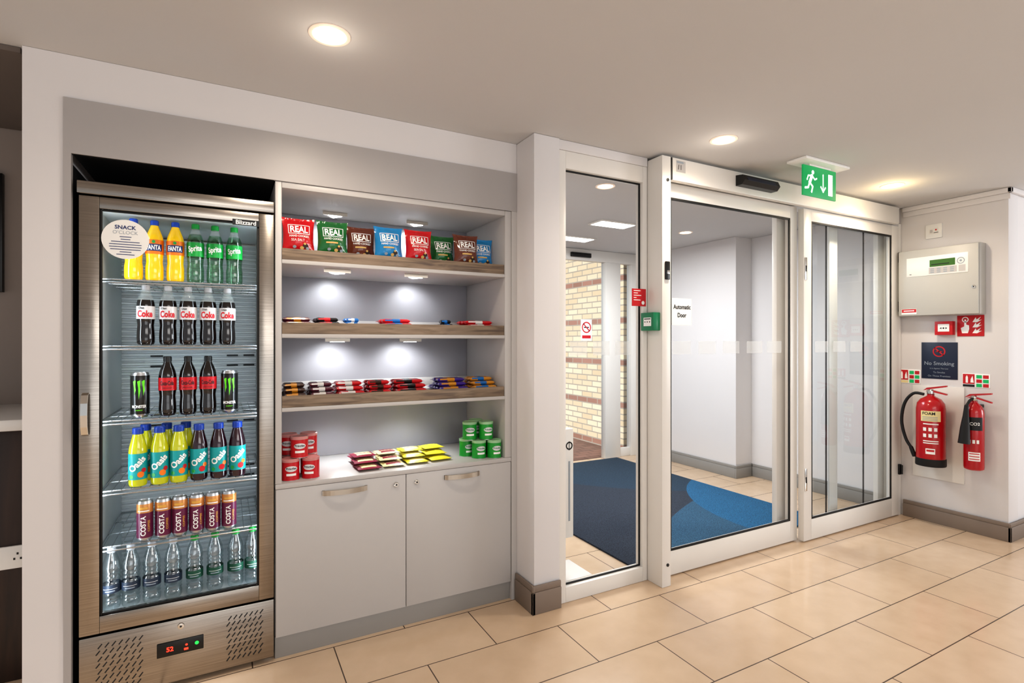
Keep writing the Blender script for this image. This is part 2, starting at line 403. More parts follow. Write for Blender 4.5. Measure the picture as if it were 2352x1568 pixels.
c = MB(); c.box(XR-.025, XR-.001, 1.545, 2.2, CE-.035, CE-.001, M['wall'], .004); c.box(XR-.025, 7, 1.545, 1.569, CE-.035, CE-.001, M['wall'], .004)
c.box(XR-.014, XR-.001, 1.556, 2.2, CE-.075, CE-.035, M['wall'], .004)
struct(c.build('trim_2'), 'small white cornice on the right wall')
struct(MB().box(1.498, 2.095, 2.28, 2.36, 2.336, CE-.001, M['wall'], .002).build('trim_3'), 'white strip above the glazed side panel')

# --- glazed side panel
def quad(x0, x1, y, z0, z1, m): return MB().poly([(x0, y, z0), (x1, y, z0), (x1, y, z1), (x0, y, z1)], m)
def gasket(x0, x1, z0, z1, y, w=.012):
    g = MB(); g.ring(x0, x1, z0, z1, x0+w, x1-w, z0+w, z1-w, y-.004, y+.004, M['rubber']); return g
def squares_on(d, xs, wd, y):
    for a in xs: MB().poly([(a, y, 1.275), (a+wd, y, 1.275), (a+wd, y, 1.352), (a, y, 1.352)], M['frost']).build('visibility_square', d, recalc=False)
w1 = setting('window_1', 'fixed glazed side panel in white frame left of the door', (1.8, 2.31, 0))
f = MB(); f.ring(1.498, 2.097, .001, 2.335, 1.545, 2.066, .08, 2.245, 2.285, 2.345, M['white']); f.build('frame', w1)
gasket(1.545, 2.066, .08, 2.245, 2.312, .009).build('gasket', w1)
squares_on(w1, (1.585, 1.735, 1.885), .11, 2.307)

# --- sliding door leaves
def leaf(name, label, x0, x1, y0, y1, gx0, gx1, z1, gz1, squares, pane):
    d = setting(name, label, ((x0+x1)/2, (y0+y1)/2, 0)); ym = (y0+y1)/2
    MB().ring(x0, x1, .008, z1, gx0, gx1, .145, gz1, y0, y1, M['white']).build('door_frame', d)
    gasket(gx0, gx1, .145, gz1, y0+.006, .014).build('gasket', d)
    if pane: quad(gx0+.01, gx1-.01, ym, .155, gz1-.01, M['glass']).build('pane', d, recalc=False)
    squares_on(d, squares, .15, ym-.003)
    return d
d1 = leaf('door_1', 'wide automatic sliding glass door with white frame', 2.17, 3.405, 2.255, 2.295, 2.243, 3.336, 2.26, 2.178, [2.275, 2.488, 2.70, 2.92, 3.115], False)
d2 = leaf('door_2', 'right glass door panel with black hinges beside the wall', 3.41, 4.6, 2.21, 2.25, 3.495, 4.50, 2.243, 2.165, [3.56, 3.77, 3.98], True)
for z in (1.84, .42):
    MB().box(3.418, 3.442, 2.206, 2.2095, z-.075, z+.075, M['chrome'], .001).box(3.425, 3.435, 2.2035, 2.2065, z-.02, z+.02, M['black'], .001).build('lock_plate', d2)
for z in (2.0, 1.62, .36):
    MB().box(4.585, 4.612, 2.195, 2.2095, z-.04, z+.04, M['black'], .003).tube([(4.6, 2.19, z-.035), (4.6, 2.19, z+.035)], .008, M['black']).build('hinge', d2)
# post, header, inner screen and reflection strips
p = MB(); p.box(2.10, 2.165, 2.17, 2.36, 0, 2.372, M['white'], .004)
po = struct(p.build('trim_4'), 'white door post left of the sliding door')
MB().box(2.118, 2.15, 2.16, 2.1695, 1.69, 1.79, M['black'], .003).box(2.125, 2.143, 2.157, 2.161, 1.72, 1.74, M['chrome'], .001).build('latch', po)
for z in (.12, 2.24): MB().lathe([(0, 0), (.009, 0), (.009, .003), (0, .004)], (2.14, 2.1695, z), M['black'], 12, 'y').build('screw', po)
hd = MB(); hd.box(2.178, 4.52, 2.17, 2.205, 2.245, 2.372, M['white'], .006); hd.box(2.178, 4.6, 2.206, 2.36, 2.268, 2.386, M['white'], .002)
ho = struct(hd.build('trim_5'), 'white operator box above the sliding doors')
MB().box(2.166, 2.1775, 2.172, 2.34, 2.247, 2.37, M['black'], .002).build('end_cap', ho)
fn = lambda x, y: Vector((2.24+x, 2.1695, 2.33+y)); fnb = lambda x, y: fn(x, y)+Vector((0, -.0005, 0))
MB().rect(-.035, .035, -.035, .03, fn, M['cab']).rect(-.033, .02, .015, .025, fnb, M['greyink']).stroke([(-.02, -.02), (-.015, .005)], .004, fnb, M['ink']).stroke([(.0, -.02), (.0, .005)], .004, fnb, M['ink']).build('maker_sticker', ho, recalc=False)
s5 = MB(); s5.box(3.29, 3.44, 2.325, 2.36, 0, 2.267, M['white'], .002); s5.box(3.86, 3.876, 2.335, 2.338, 0, 2.267, M['black']); s5.box(3.89, 3.99, 2.325, 2.34, 0, 2.267, M['white'], .002); s5.box(4.34, 4.356, 2.335, 2.338, 0, 2.267, M['black']); s5.box(4.53, 4.649, 2.325, 2.36, 0, 2.267, M['white'], .002); s5.box(4.605, 4.649, 2.215, 2.324, 0, 2.267, M['white'], .002)  # black strips and slim white one stand in for reflections in the glass
struct(s5.build('trim_6'), 'white uprights behind the door panels, with strips standing in for reflections')
se = thing('door_sensor', 'long black motion sensor on the white box above the door', 'sensor', (2.85, 2.165, 2.31))
MB().prism([(2.69, 2.1695, 2.282), (2.69, 2.125, 2.282), (2.69, 2.105, 2.305), (2.69, 2.12, 2.338), (2.69, 2.1695, 2.345)], (.325, 0, 0), M['black']).build('housing', se)
MB().prism([(2.72, 2.119, 2.3345), (2.72, 2.1035, 2.306), (2.72, 2.1055, 2.304), (2.72, 2.121, 2.334)], (.26, 0, 0), M['navy']).build('lens', se)

# --- outer entrance door seen through the lobby
o3 = setting('door_3', 'white framed outer entrance door at the far end of the lobby', (3, 4.93, 0))
g = MB(); g.box(1.5, 4.428, 4.87, 4.95, 2.26, CE-.002, M['white'], .003); g.box(3.84, 4.06, 4.87, 4.95, 0, 2.26, M['white'], .003); g.box(2.35, 2.45, 4.87, 4.95, 0, 2.26, M['white'], .003); g.box(1.5, 1.6, 4.87, 4.95, 0, 2.26, M['white'], .003)
g.box(4.22, 4.428, 4.87, 4.95, 0, 2.26, M['white'], .003); g.box(4.06, 4.22, 4.89, 4.93, .0, .1, M['white'], .003); g.box(1.6, 2.35, 4.89, 4.93, 0, .1, M['white'], .003)
g.build('frame', o3)
for a, b in ((1.6, 2.35), (2.45, 3.84), (4.06, 4.22)):
    MB().poly([(a, 4.915, .1), (b, 4.915, .1), (b, 4.915, 2.26), (a, 4.915, 2.26)], M['glass']).build('pane', o3, recalc=False)
MB().box(3.35, 3.62, 4.84, 4.8695, 2.29, 2.34, M['black'], .006).build('sensor', o3)
ns = thing('paper_notice', 'small white no smoking notice on the outer glass', 'sign', (3.6, 4.91, 1.48))
MB().box(3.525, 3.675, 4.9105, 4.9145, 1.36, 1.60, M['print']).build('sheet', ns)
nf = lambda x, y: Vector((3.6+x, 4.909, 1.48+y))
MB().annulus(0, .03, .05, .064, nf, M['signred']).stroke([(-.04, .07), (.04, -.01)], .013, nf, M['signred']).stroke([(-.03, .03), (.03, .03)], .012, lambda x, y: nf(x, y)+Vector((0, .0005, 0)), M['ink']).rect(-.06, .06, -.095, -.06, nf, M['signred']).build('print', ns, recalc=False)
struct(MB().box(4.3, 4.6, 5.1, 13, -.05, 3.4, M['brick']).build('wall_outside'), 'buff brick wall with red bands outside the entrance')
mt = tag(MB().box(2.13, 3.98, 2.42, 4.84, 0, .012, M['carpet'], .003).build('entrance_mat'), 'blue and charcoal entrance carpet inside the lobby', 'mat')

# stand behind the side panel
sd = thing('dispenser_stand', 'slim white floor stand behind the side glass panel', 'stand', (1.74, 2.6, 0))
MB().box(1.64, 1.86, 2.48, 2.72, .0, .008, M['plwhite'], .003).build('base_plate', sd)
MB().box(1.70, 1.755, 2.64, 2.665, .008, 1.28, M['satin'], .004).build('post', sd)
MB().box(1.735, 1.80, 2.58, 2.638, .2, .84, M['plwhite'], .008).build('box', sd)
fs = lambda x, y: Vector((1.7675+x, 2.579, .5+y))
MB().annulus(0, .24, .016, .024, fs, M['ink']).stroke([(0, .215), (0, .265)], .004, fs, M['ink']).rect(-.006, .006, -.2, .15, fs, M['greyink']).build('print', sd, recalc=False)

# ------------------------------------------------------------------ ceiling lights
def downlight(x, y, r, label, group):
    o = thing('downlight', label, 'ceiling light', (x, y, CE), group)
    MB().lathe([(r*.78, -.001), (r*.82, -.004), (r*.93, -.005), (r, -.003), (r, 0), (r*.78, 0), (r*.78, -.001)], (x, y, CE), M['trimring'], 40).build('ring', o)
    MB().lathe([(0, -.002), (r*.775, -.0012)], (x, y, CE), M['bulb'], 40).build('lens', o)
def lamp(kind, loc, energy, col, size=.1, target=None, spot=None, sy=None):
    l = bpy.data.lights.new('lamp', kind); l.energy = energy; l.color = col
    if kind == 'AREA':
        l.size = size
        if sy: l.shape = 'RECTANGLE'; l.size_y = sy
    elif kind == 'SUN': l.angle = size
    else: l.shadow_soft_size = size
    if spot: l.spot_size = R(spot); l.spot_blend = .8
    o = bpy.data.objects.new('lamp', l); C.objects.link(o); o.location = loc
    if target is not None: o.rotation_euler = (Vector(target)-Vector(loc)).to_track_quat('-Z', 'Y').to_euler()
    return o
WARM = (1, .88, .74); AMBER = (1, .74, .36)
for x, y, lab, col, pe in ((.308, 1.875, 'large round lit downlight in the ceiling before the shelves', WARM, .35), (2.252, 1.89, 'round lit downlight in the ceiling before the sliding door', WARM, .35), (3.9, 1.913, 'round lit downlight right of the green exit sign', AMBER, 1.7)):
    downlight(x, y, .068, lab, 'room downlights'); lamp('SPOT', (x, y, CE-.03), 26, WARM, .05, (x, y+.02, 0), 160)
    lamp('POINT', (x, y, CE-.08), pe, col, .05)
for x, y, lab in ((2.23, 2.83, 'lobby downlight seen through the narrow side panel'), (3.85, 3.67, 'lobby downlight seen through the sliding door')):
    downlight(x, y, .065, lab, 'lobby downlights')
for x, y, lab in ((3.0, 3.7, 'rectangular lit ceiling panel in the lobby, the nearer one'), (3.08, 4.4, 'rectangular lit ceiling panel in the lobby, nearest the outer door')):
    o = thing('light_panel', lab, 'ceiling light', (x, y, CE))
    MB().box(x-.2, x+.2, y-.1, y+.1, CE-.012, CE, M['white'], .002).build('frame', o)
    MB().box(x-.18, x+.18, y-.08, y+.08, CE-.014, CE-.0125, M['panelled']).build('lens', o)

# ------------------------------------------------------------------ bar recess on the left
bc = thing('bar_counter', 'dark wood bar counter in the recess at far left', 'counter', (-1.8, 3.05, 0))
MB().box(-3.2, -.66, 2.8, 3.37, .0, 1.005, M['dwood'], .004).build('body', bc)
MB().box(-3.2, -.645, 2.7, 3.385, 1.006, 1.05, M['plwhite'], .006).build('countertop', bc)
sk = thing('power_socket', 'white power socket on the dark bar counter', 'socket', (-.76, 2.795, .5))
MB().box(-.83, -.69, 2.788, 2.7995, .45, .54, M['plwhite'], .004).build('plate', sk)
for x in (-.80, -.73):
    sb_ = MB()
    for dx, dz in ((0, .02), (-.01, 0), (.01, 0)): sb_.box(x+dx-.003, x+dx+.003, 2.7865, 2.7885, .485+dz, .493+dz, M['ink'])
    sb_.build('pin_holes', sk)
pf = thing('picture_frame', 'black picture frame on the recess wall at far left', 'picture', (-1.25, 3.38, 1.86))
MB().ring(-1.55, -.935, 1.585, 2.147, -1.52, -.965, 1.615, 2.117, 3.36, 3.39, M['black']).build('frame', pf)
MB().box(-1.52, -.965, 3.37, 3.384, 1.615, 2.117, M['recess']).build('picture', pf)

# ------------------------------------------------------------------ shelving + cabinet
X0, X1 = .182, 1.312
su = thing('shelving_unit', 'grey open shelving unit with wood edged shelves', 'shelving', (.747, 2.7, .75))
MB().box(X0, X0+.025, YF, 2.97, .746, 2.029, M['cab'], .001).build('side_panel', su)
MB().box(1.276, X1, YF, 2.97, .746, 2.029, M['cab'], .001).build('side_panel', su)
MB().box(X0+.026, 1.275, YF, 2.97, 2.004, 2.029, M['cab'], .001).build('top_panel', su)
MB().box(X0+.026, 1.275, 2.95, 2.97, .746, 2.003, M['cabin']).build('back_panel', su)
SH = [1.683, 1.366, 1.05]
for z in SH:
    s_ = MB().box(X0+.026, 1.275, YF, 2.949, z, z+.0165, M['cab'], .001).build('shelf', su)
    MB().box(X0+.027, 1.274, 2.456, 2.4745, z+.0168, z+.066, M['wood'], .001).build('wood_lip', s_)
    MB().box(X0+.027, 1.274, 2.475, 2.949, z+.0168, z+.052, M['cab'], .001).build('shelf_deck', s_)
    MB().box(X0+.027, 1.274, 2.92, 2.948, z+.0522, z+.095, M['cab'], .001).build('back_ledge', s_)
def puck(x, y, z, ty=.16, e=4.2):                                  # triangular cabinet light
    q = MB(); q.prism([(x-.06, y-.03, z-.0005), (x+.06, y-.03, z-.0005), (x, y+.05, z-.0005)], (0, 0, -.016), M['satin'])
    o = q.build('shelf_light', su)
    MB().prism([(x-.035, y-.02, z-.0168), (x+.035, y-.02, z-.0168), (x, y+.028, z-.0168)], (0, 0, -.002), M['puckled']).build('lens', o)
    lamp('SPOT', (x, y+.02, z-.03), e, (.95, .98, 1), .02, (x, y+ty, z-.3), 140)
for x in (.485, .915): puck(x, 2.82, 2.004)
for z in SH:
    for x in (.45, .825):
        if z > 1.6: puck(x, 2.56, z, .02, 3.2)
        elif z > 1.2: puck(x+.04, 2.78, z)
        else: puck(x+.04, 2.72, z, .0, 5)
for x in (.485, .915): lamp('SPOT', (x, 2.82, SH[0]-.01), 3.0, (.95, .98, 1), .02, (x, 2.96, SH[0]-.25), 130)
ca = thing('base_cabinet', 'pale grey two door base cabinet under the shelves', 'cabinet', (.747, 2.7, 0))
MB().box(X0, X1, 2.472, 2.97, .095, .718, M['cab']).build('body', ca)
MB().box(X0, X1, 2.468, 2.94, 0, .094, M['plinth'], .001).build('plinth', ca)
for (a, bb, hx0, hx1, lx) in ((X0+.002, .7475, .37, .566, .701), (.7505, X1-.002, .94, 1.128, .80)):
    dr = MB().box(a, bb, YF, 2.471, .096, .722, M['cab'], .0015).build('door', ca)
    hz = .684; k = MB()
    pts = []
    for i in range(13):
        tt = i/12; pts.append((hx0+(hx1-hx0)*tt, YF-.006-.022*math.sin(math.pi*tt)**.6, hz))
    for (p0, p1) in zip(pts, pts[1:]):
        k.prism([(p0[0], p0[1], hz-.011), (p1[0], p1[1], hz-.011), (p1[0], p1[1]+.005, hz-.011), (p0[0], p0[1]+.005, hz-.011)], (0, 0, .022), M['satin'])
    k.box(hx0, hx0+.012, YF-.008, YF-.0005, hz-.011, hz+.011, M['satin']); k.box(hx1-.012, hx1, YF-.008, YF-.0005, hz-.011, hz+.011, M['satin'])
    k.build('handle', dr)
    MB().lathe([(0, .0005), (.012, .0005), (.012, .005), (.0095, .008), (.004, .008), (.004, .005), (0, .005)], (lx, YF, .68), [M['chrome']]*4+[M['ink']]*2, 20, 'y').build('lock', dr)
wt = tag(MB().box(X0, X1, YF-.002, 2.97, .7235, .745, M['cab'], .002).build('worktop'), 'pale grey worktop on the two door cabinet', 'worktop')

# ------------------------------------------------------------------ fridge
FX0, FX1 = -.474, .177
fr = thing('display_fridge', 'tall stainless glass door drinks fridge in the niche', 'fridge', (-.148, 2.78, 0))
b = MB(); b.box(FX0, -.434, 2.5, 3.1, .005, 1.888, M['steel'], .002); b.box(.138, FX1, 2.5, 3.1, .005, 1.888, M['steel'], .002); b.box(-.434, .138, 3.075, 3.1, .005, 1.888, M['steel']); b.box(-.434, .138, 2.5, 3.075, 1.86, 1.888, M['steel'])
b.build('cabinet', fr)
b = MB(); b.box(-.4335, -.43, 2.5, 3.07, .26, 1.859, M['liner']); b.box(.134, .1375, 2.5, 3.07, .26, 1.859, M['liner']); b.box(-.43, .134, 2.5, 3.07, .295, .304, M['liner']); b.box(-.43, .134, 2.5, 3.07, 1.852, 1.859, M['liner'])
b.build('liner', fr)
b = MB(); pts = [(-.43, 3.07, .305)]; zz = .305; k = 0
while zz < 1.84:
    pts.append((-.43, 3.042 if k % 2 else 3.052, zz)); zz += .009 if k % 2 else .005
    pts.append((-.43, 3.042 if k % 2 else 3.052, zz)); zz += .004; k += 1
pts.append((-.43, 3.07, pts[-1][2])); b.prism(pts, (.564, 0, 0), M['liner'])
for z0 in (1.28, 1.0, .72):
    for x in (-.29, .03, .105):
        for dz in (0, -.05): b.box(x-.028, x+.022, 3.040, 3.0435, z0+dz-.004, z0+dz+.004, M['dark'])
b.build('back_panel', fr)
for x in (-.427, .122):
    MB().box(x, x+.008, 2.505, 2.52, .34, 1.84, M['led'], .001).build('light_strip', fr)
b = MB(); b.ring(FX0, FX1, .27, 1.885, -.4135, .12, .333, 1.842, 2.452, 2.497, M['steel'])
dr = b.build('door', fr)
gasket(-.4135, .12, .333, 1.842, 2.462, .008).build('gasket', dr)
hb = MB(); hp = [(-.452, 2.451, 1.005), (-.452, 2.43, 1.012), (-.452, 2.418, 1.04), (-.452, 2.414, 1.083), (-.452, 2.418, 1.126), (-.452, 2.43, 1.155), (-.452, 2.451, 1.162)]
for p0, p1 in zip(hp, hp[1:]):
    hb.prism([(-.463, p0[1], p0[2]), (-.463, p1[1], p1[2]), (-.463, p1[1]+.006, p1[2]), (-.463, p0[1]+.006, p0[2])], (.02, 0, 0), M['chrome'])
hb.build('handle', dr)
MB().box(.022, .121, 2.4512, 2.4518, 1.828, 1.852, M['black']).text('Blizzard', lambda x, y: Vector((.0715+x, 2.4505, 1.84+y)), M['print'], w=.075, bold=.02).build('badge', dr, recalc=False)
cs = (-.335, 1.735); stf = lambda x, y: Vector((cs[0]+x, 2.456, cs[1]+y)); st2 = lambda x, y: Vector((cs[0]+x, 2.4552, cs[1]+y))
sk2 = MB(); sk2.disc(0, 0, .074, stf, M['plwhite'], 40); sk2.text('SNACK', st2, M['navyink'], w=.066, cy=.045, bold=.02); sk2.text("O'CLOCK", st2, M['greyink'], w=.078, cy=.026, bold=-.005)
for k, wd in enumerate((.036, .03, .088, .1, .1, .094, .036, .056)): sk2.rect(-wd/2, wd/2, .008-k*.0095, .0105-k*.0095, st2, M['navyink'])
sk2.build('round_sticker', dr, recalc=False)
MB().box(FX0-.004, FX1, 2.44, 3.1, 1.89, 1.936, M['steel'], .003).build('top_cap', fr)
MB().box(FX0, FX1, 2.452, 2.5, .02, .262, M['steel'], .003).build('base_panel', fr)
for (a, c_) in ((-.425, -.275), (.0, .14)):
    q = MB()
    for r_ in range(8):
        for cc in range(7):
            x = a+.006+cc*(c_-a-.012)/6.6+(.006 if r_ % 2 else 0); z = .058+r_*.0235
            q.prism([(x-.0065, 2.4513, z-.006), (x-.0035, 2.4513, z-.009), (x+.0085, 2.4513, z+.006), (x+.0055, 2.4513, z+.009)], (0, .0012, 0), M['dark'])
    q.build('vent_slots', fr)
dd = MB().box(-.236, -.08, 2.447, 2.4515, .128, .182, M['black'], .002).build('control_display', fr)
fd = lambda x, y: Vector((-.158+x, 2.4464, .155+y))
MB().text('52', fd, M['redled'], h=.018, cx=-.035, bold=.02).build('digits', dd, recalc=False)
MB().disc(.02, .004, .004, fd, M['redled']).build('red_indicator', dd, recalc=False)
MB().rect(.012, .026, -.016, -.008, fd, M['redled']).build('red_indicator', dd, recalc=False)
MB().disc(.055, .002, .007, fd, M['greenled']).build('green_indicator', dd, recalc=False)
MB().lathe([(0, .0005), (.012, .0005), (.011, .006), (.004, .007), (0, .007)], (-.157, 2.452, .235), [M['chrome']]*3+[M['ink']], 20, 'y').build('lock', fr)
for x in (FX0+.05, FX1-.05): MB().lathe([(0, 0), (.02, 0), (.02, .02), (0, .02)], (x, 2.6, 0), M['rubber'], 16).build('foot', fr)
FS = [1.595, 1.335, 1.045, .775, .56]
for z in FS:
    q = MB()
    for y in (2.535, 2.545): q.tube([(-.428, y, z-.004-(2.545-y)*1.2), (.132, y, z-.004-(2.545-y)*1.2)], .003, M['wire'], 6)
    for y in (2.72, 2.88, 3.03): q.tube([(-.428, y, z-.006), (.132, y, z-.006)], .0025, M['wire'], 6)
    for i in range(19): q.tube([(-.42+i*.0303, 2.535, z-.0025), (-.42+i*.0303, 3.035, z-.0025)], .0018, M['wire'], 5)
    for x in (-.428, .132):
        q.tube([(x, 2.53, z-.004), (x, 3.035, z-.004)], .003, M['wire'], 6)
    q.build('wire_shelf', fr)

# ------------------------------------------------------------------ drinks
def cyl(r, z0=0, out=.0009): return lambda x, y: Vector(((r+out)*math.sin(x/r), -(r+out)*math.cos(x/r), z0+y))
COLA = [(0, .004), (.02, 0), (.0275, .003), (.0305, .012), (.0315, .03), (.0305, .055), (.0285, .08), (.0305, .1), (.0318, .105), (.0318, .158), (.0312, .166), (.0285, .182), (.022, .2), (.0155, .214), (.0135, .222), (.0135, .226)]
STR = [(0, .004), (.022, 0), (.029, .003), (.0318, .012), (.0318, .055), (.029, .075), (.0305, .1), (.0318, .11), (.0318, .165), (.029, .182), (.022, .202), (.0155, .218), (.0135, .226), (.0135, .23)]
def bottle(name, prof, liquid, fill, clear, capm, capr=.0148, caph=.018, lab=None, seg=22, label='', cat='bottle'):
    o = thing(name, label, cat)
    ms = [M[liquid] if (a[1]+b_[1])/2 < fill else M[clear] for a, b_ in zip(prof, prof[1:])]
    MB().lathe(prof, m=ms, seg=seg).build('bottle_body', o)
    zt = prof[-1][1]; k = MB(); n = 20
    k.lathe([(0, zt-.004), (prof[-1][0]+.0006, zt-.004), (capr, zt-.003), (capr, zt+caph-.004), (capr-.002, zt+caph-.001), (0, zt+caph)], m=M[capm], seg=n)
    k.build('cap', o)
    if lab:
        z0, z1, r, lm, extra = lab; q = MB(); q.lathe([(r, z0), (r, z1)], m=M[lm], seg=32); extra(q, cyl(r)); q.build('label', o, recalc=False)
    return o
def row(fnp, us, Y, z, fmt, group, rz=.0):
    p = None
    for i, u in enumerate(us):
        loc = (onY(u, Y), Y, z); lab = fmt.format(o=ordl(i, len(us)))
        if p is None:
            p = fnp(); p.location = loc; tag(p, lab, p['category'], group)
        else: dup(p, loc, random.uniform(-rz, rz), lab, group)
    return p
def up(f, e=.0006): return lambda x, y: f(x, y)+Vector((0, -e, 0))
def l_orange(q, f):
    q.rect(-.03, .03, .12, .148, up(f, .0002), M['navyink'], 8); q.text('FANTA', up(f), M['print'], w=.05, h=.02, cy=.134, bold=.03); q.disc(.0, .157, .006, f, M['labgreen'])
def l_sprite(q, f): q.text('Sprite', f, M['print'], w=.052, h=.032, cy=.138, rot=.16, bold=.03)
def l_diet(q, f): q.text('Coke', f, M['textred'], w=.054, h=.028, cy=.126, bold=.035); q.text('Diet', f, M['ink'], w=.02, cx=-.012, cy=.149, bold=.02)
def l_zero(q, f): q.text('Coca-Cola', f, M['ink'], w=.05, h=.018, cy=.135, bold=.02); q.text('ZERO SUGAR', f, M['ink'], w=.035, cy=.115)
def l_oasis(fruit):
    def g_(q, f):
        q.text('Oasis', up(f), M['print'], w=.07, h=.026, cx=.0, cy=.092, rot=.8, bold=.035)
        q.disc(.013, .05, .012, f, M[fruit], 14); q.disc(.024, .066, .009, f, M['laborange'] if fruit != 'laborange' else M['labred'], 14); q.disc(-.02, .042, .008, f, M['labgreen'], 12)
    return g_
def l_water(q, f): q.rect(-.024, .024, .085, .0865, f, M['print'], 8); q.rect(-.016, .016, .075, .079, f, M['greyink'], 6)
row(lambda: bottle('drink_bottle', STR, 'orange', .2, 'orange', 'caporange', lab=(.108, .166, .0323, 'laborange', l_orange)), [307, 355, 403], 2.6, 1.5955, 'yellow orange soda bottle with blue cap on top fridge shelf, {o}', 'orange soda bottles')
row(lambda: bottle('drink_bottle', STR, 'lemon', .2, 'clear', 'capgreen', lab=(.108, .166, .0323, 'labgreen', l_sprite)), [449, 494, 538], 2.6, 1.5955, 'clear lemonade bottle with green label on top fridge shelf, {o}', 'lemonade bottles')
row(lambda: bottle('drink_bottle', COLA, 'cola', .19, 'clear', 'capgrey', lab=(.105, .157, .0323, 'labwhite', l_diet)), [335, 386, 432, 478, 522], 2.6, 1.3355, 'dark cola bottle with white label and red lettering, {o} of five', 'white label cola bottles')
row(lambda: bottle('drink_bottle', COLA, 'cola', .19, 'cola', 'capblack', lab=(.105, .157, .0323, 'labred', l_zero)), [385, 432, 478], 2.6, 1.0455, 'dark cola bottle with red label and black cap, {o} of three', 'red label cola bottles')
OAS = [(0, .004), (.022, 0), (.029, .003), (.0318, .012), (.0318, .14), (.030, .155), (.024, .18), (.019, .2), (.0175, .206), (.0175, .211)]
row(lambda: bottle('drink_bottle', OAS, 'citrus', .25, 'citrus', 'capblue', .0192, .022, lab=(.03, .132, .0323, 'labteal', l_oasis('laborange'))), [317, 367, 411], 2.57, .7755, 'yellow green fruit drink bottle with teal label in front, {o} of three', 'citrus drink bottles')
row(lambda: bottle('drink_bottle', OAS, 'berry', .25, 'berry', 'capblue', .0192, .022, lab=(.03, .132, .0323, 'labteal', l_oasis('labred'))), [457, 502, 545], 2.57, .7755, 'dark berry drink bottle with teal label, {o} of three', 'berry drink bottles')
row(lambda: bottle('drink_bottle', OAS, 'citrus', .25, 'citrus', 'capblue', .0192, .022, lab=(.03, .132, .0323, 'labteal', l_oasis('laborange'))), [335, 383, 427], 2.66, .7755, 'yellow green drink bottle in the row behind, {o} of three', 'citrus drink bottles behind')
WAT = [(0, .004), (.021, 0), (.028, .003), (.031, .012), (.031, .03), (.0275, .037), (.031, .044), (.0275, .051), (.031, .058), (.031, .07), (.031, .105), (.0275, .114), (.031, .123), (.0275, .132), (.031, .141), (.0275, .15), (.031, .158), (.0305, .17), (.027, .192), (.02, .214), (.0145, .228), (.0135, .234)]
WAT = [(r_, z_*.955) for r_, z_ in WAT]
row(lambda: bottle('water_bottle', WAT, 'water', 1, 'water', 'capclear', lab=(.068, .1, .0316, 'labnavy', l_water)), [256, 301, 349, 398], 2.58, .3045, 'clear water bottle with pale cap and navy label, {o} of four', 'navy label water bottles')
row(lambda: bottle('water_bottle', WAT, 'water', 1, 'water', 'capgreen', lab=(.068, .1, .0316, 'labforest', l_water)), [447, 494, 541, 580], 2.58, .3045, 'clear water bottle with green cap at the fridge bottom, {o} of four', 'green cap water bottles')
def can(name, r, h, bands, extra):
    o = thing(name, '', 'can')
    prof = [(0, .004), (r*.7, .004), (r*.74, 0), (r*.8, .002), (r, .014)]; ms = [M['alu']]*4
    for z, m in bands: prof.append((r, z)); ms.append(M[m])
    prof += [(r*.86, h-.002), (r*.86, h), (r*.8, h), (r*.78, h-.004), (0, h-.004)]; ms += [M['alu']]*5
    MB().lathe(prof, m=ms, seg=28).build('can_body', o)
    q = MB(); extra(q, cyl(r)); q.build('print', o, recalc=False)
    MB().box(-.006, .006, -.012, .008, h-.0038, h-.0022, M['alu'], .0005).build('ring_pull', o)
    return o
def p_mon(q, f):
    for dx, ln in ((-.015, .06), (0, .075), (.015, .06)):
        q.flat([(dx-.006, .145), (dx+.004, .15), (dx+.003, .125), (dx+.0045, .11), (dx+.001, .148-ln*.8), (dx-.001, .148-ln), (dx-.0025, .12)], f, M['claw'])
    q.stroke([(-.016, .146), (.016, .147)], .006, f, M['claw'])
    q.text('MONSTER', f, M['print'], w=.05, h=.012, cy=.045, bold=.03); q.text('ENERGY', f, M['claw'], w=.024, cy=.03)
row(lambda: can('drink_can', .033, .18, [(.168, 'canblack')], p_mon), [322, 527], 2.6, 1.0455, 'tall black energy drink can with green claw mark, {o} on its shelf', 'energy drink cans')
def p_cos(q, f):
    q.text('COSTA', f, M['print'], w=.078, h=.018, cx=-.003, cy=.062, rot=math.pi/2, bold=.03); q.text('COFFEE', f, M['gold'], w=.045, h=.008, cx=.016, cy=.06, rot=math.pi/2)
    q.rect(-.022, .018, .118, .122, f, M['print'], 8); q.rect(-.018, .012, .127, .135, f, M['gold'], 6)
row(lambda: can('drink_can', .0283, .158, [(.112, 'plum'), (.147, 'copper')], p_cos), [333, 375, 413, 452, 489, 526], 2.56, .5605, 'slim plum and orange coffee can, {o} of six in the fridge', 'coffee cans')

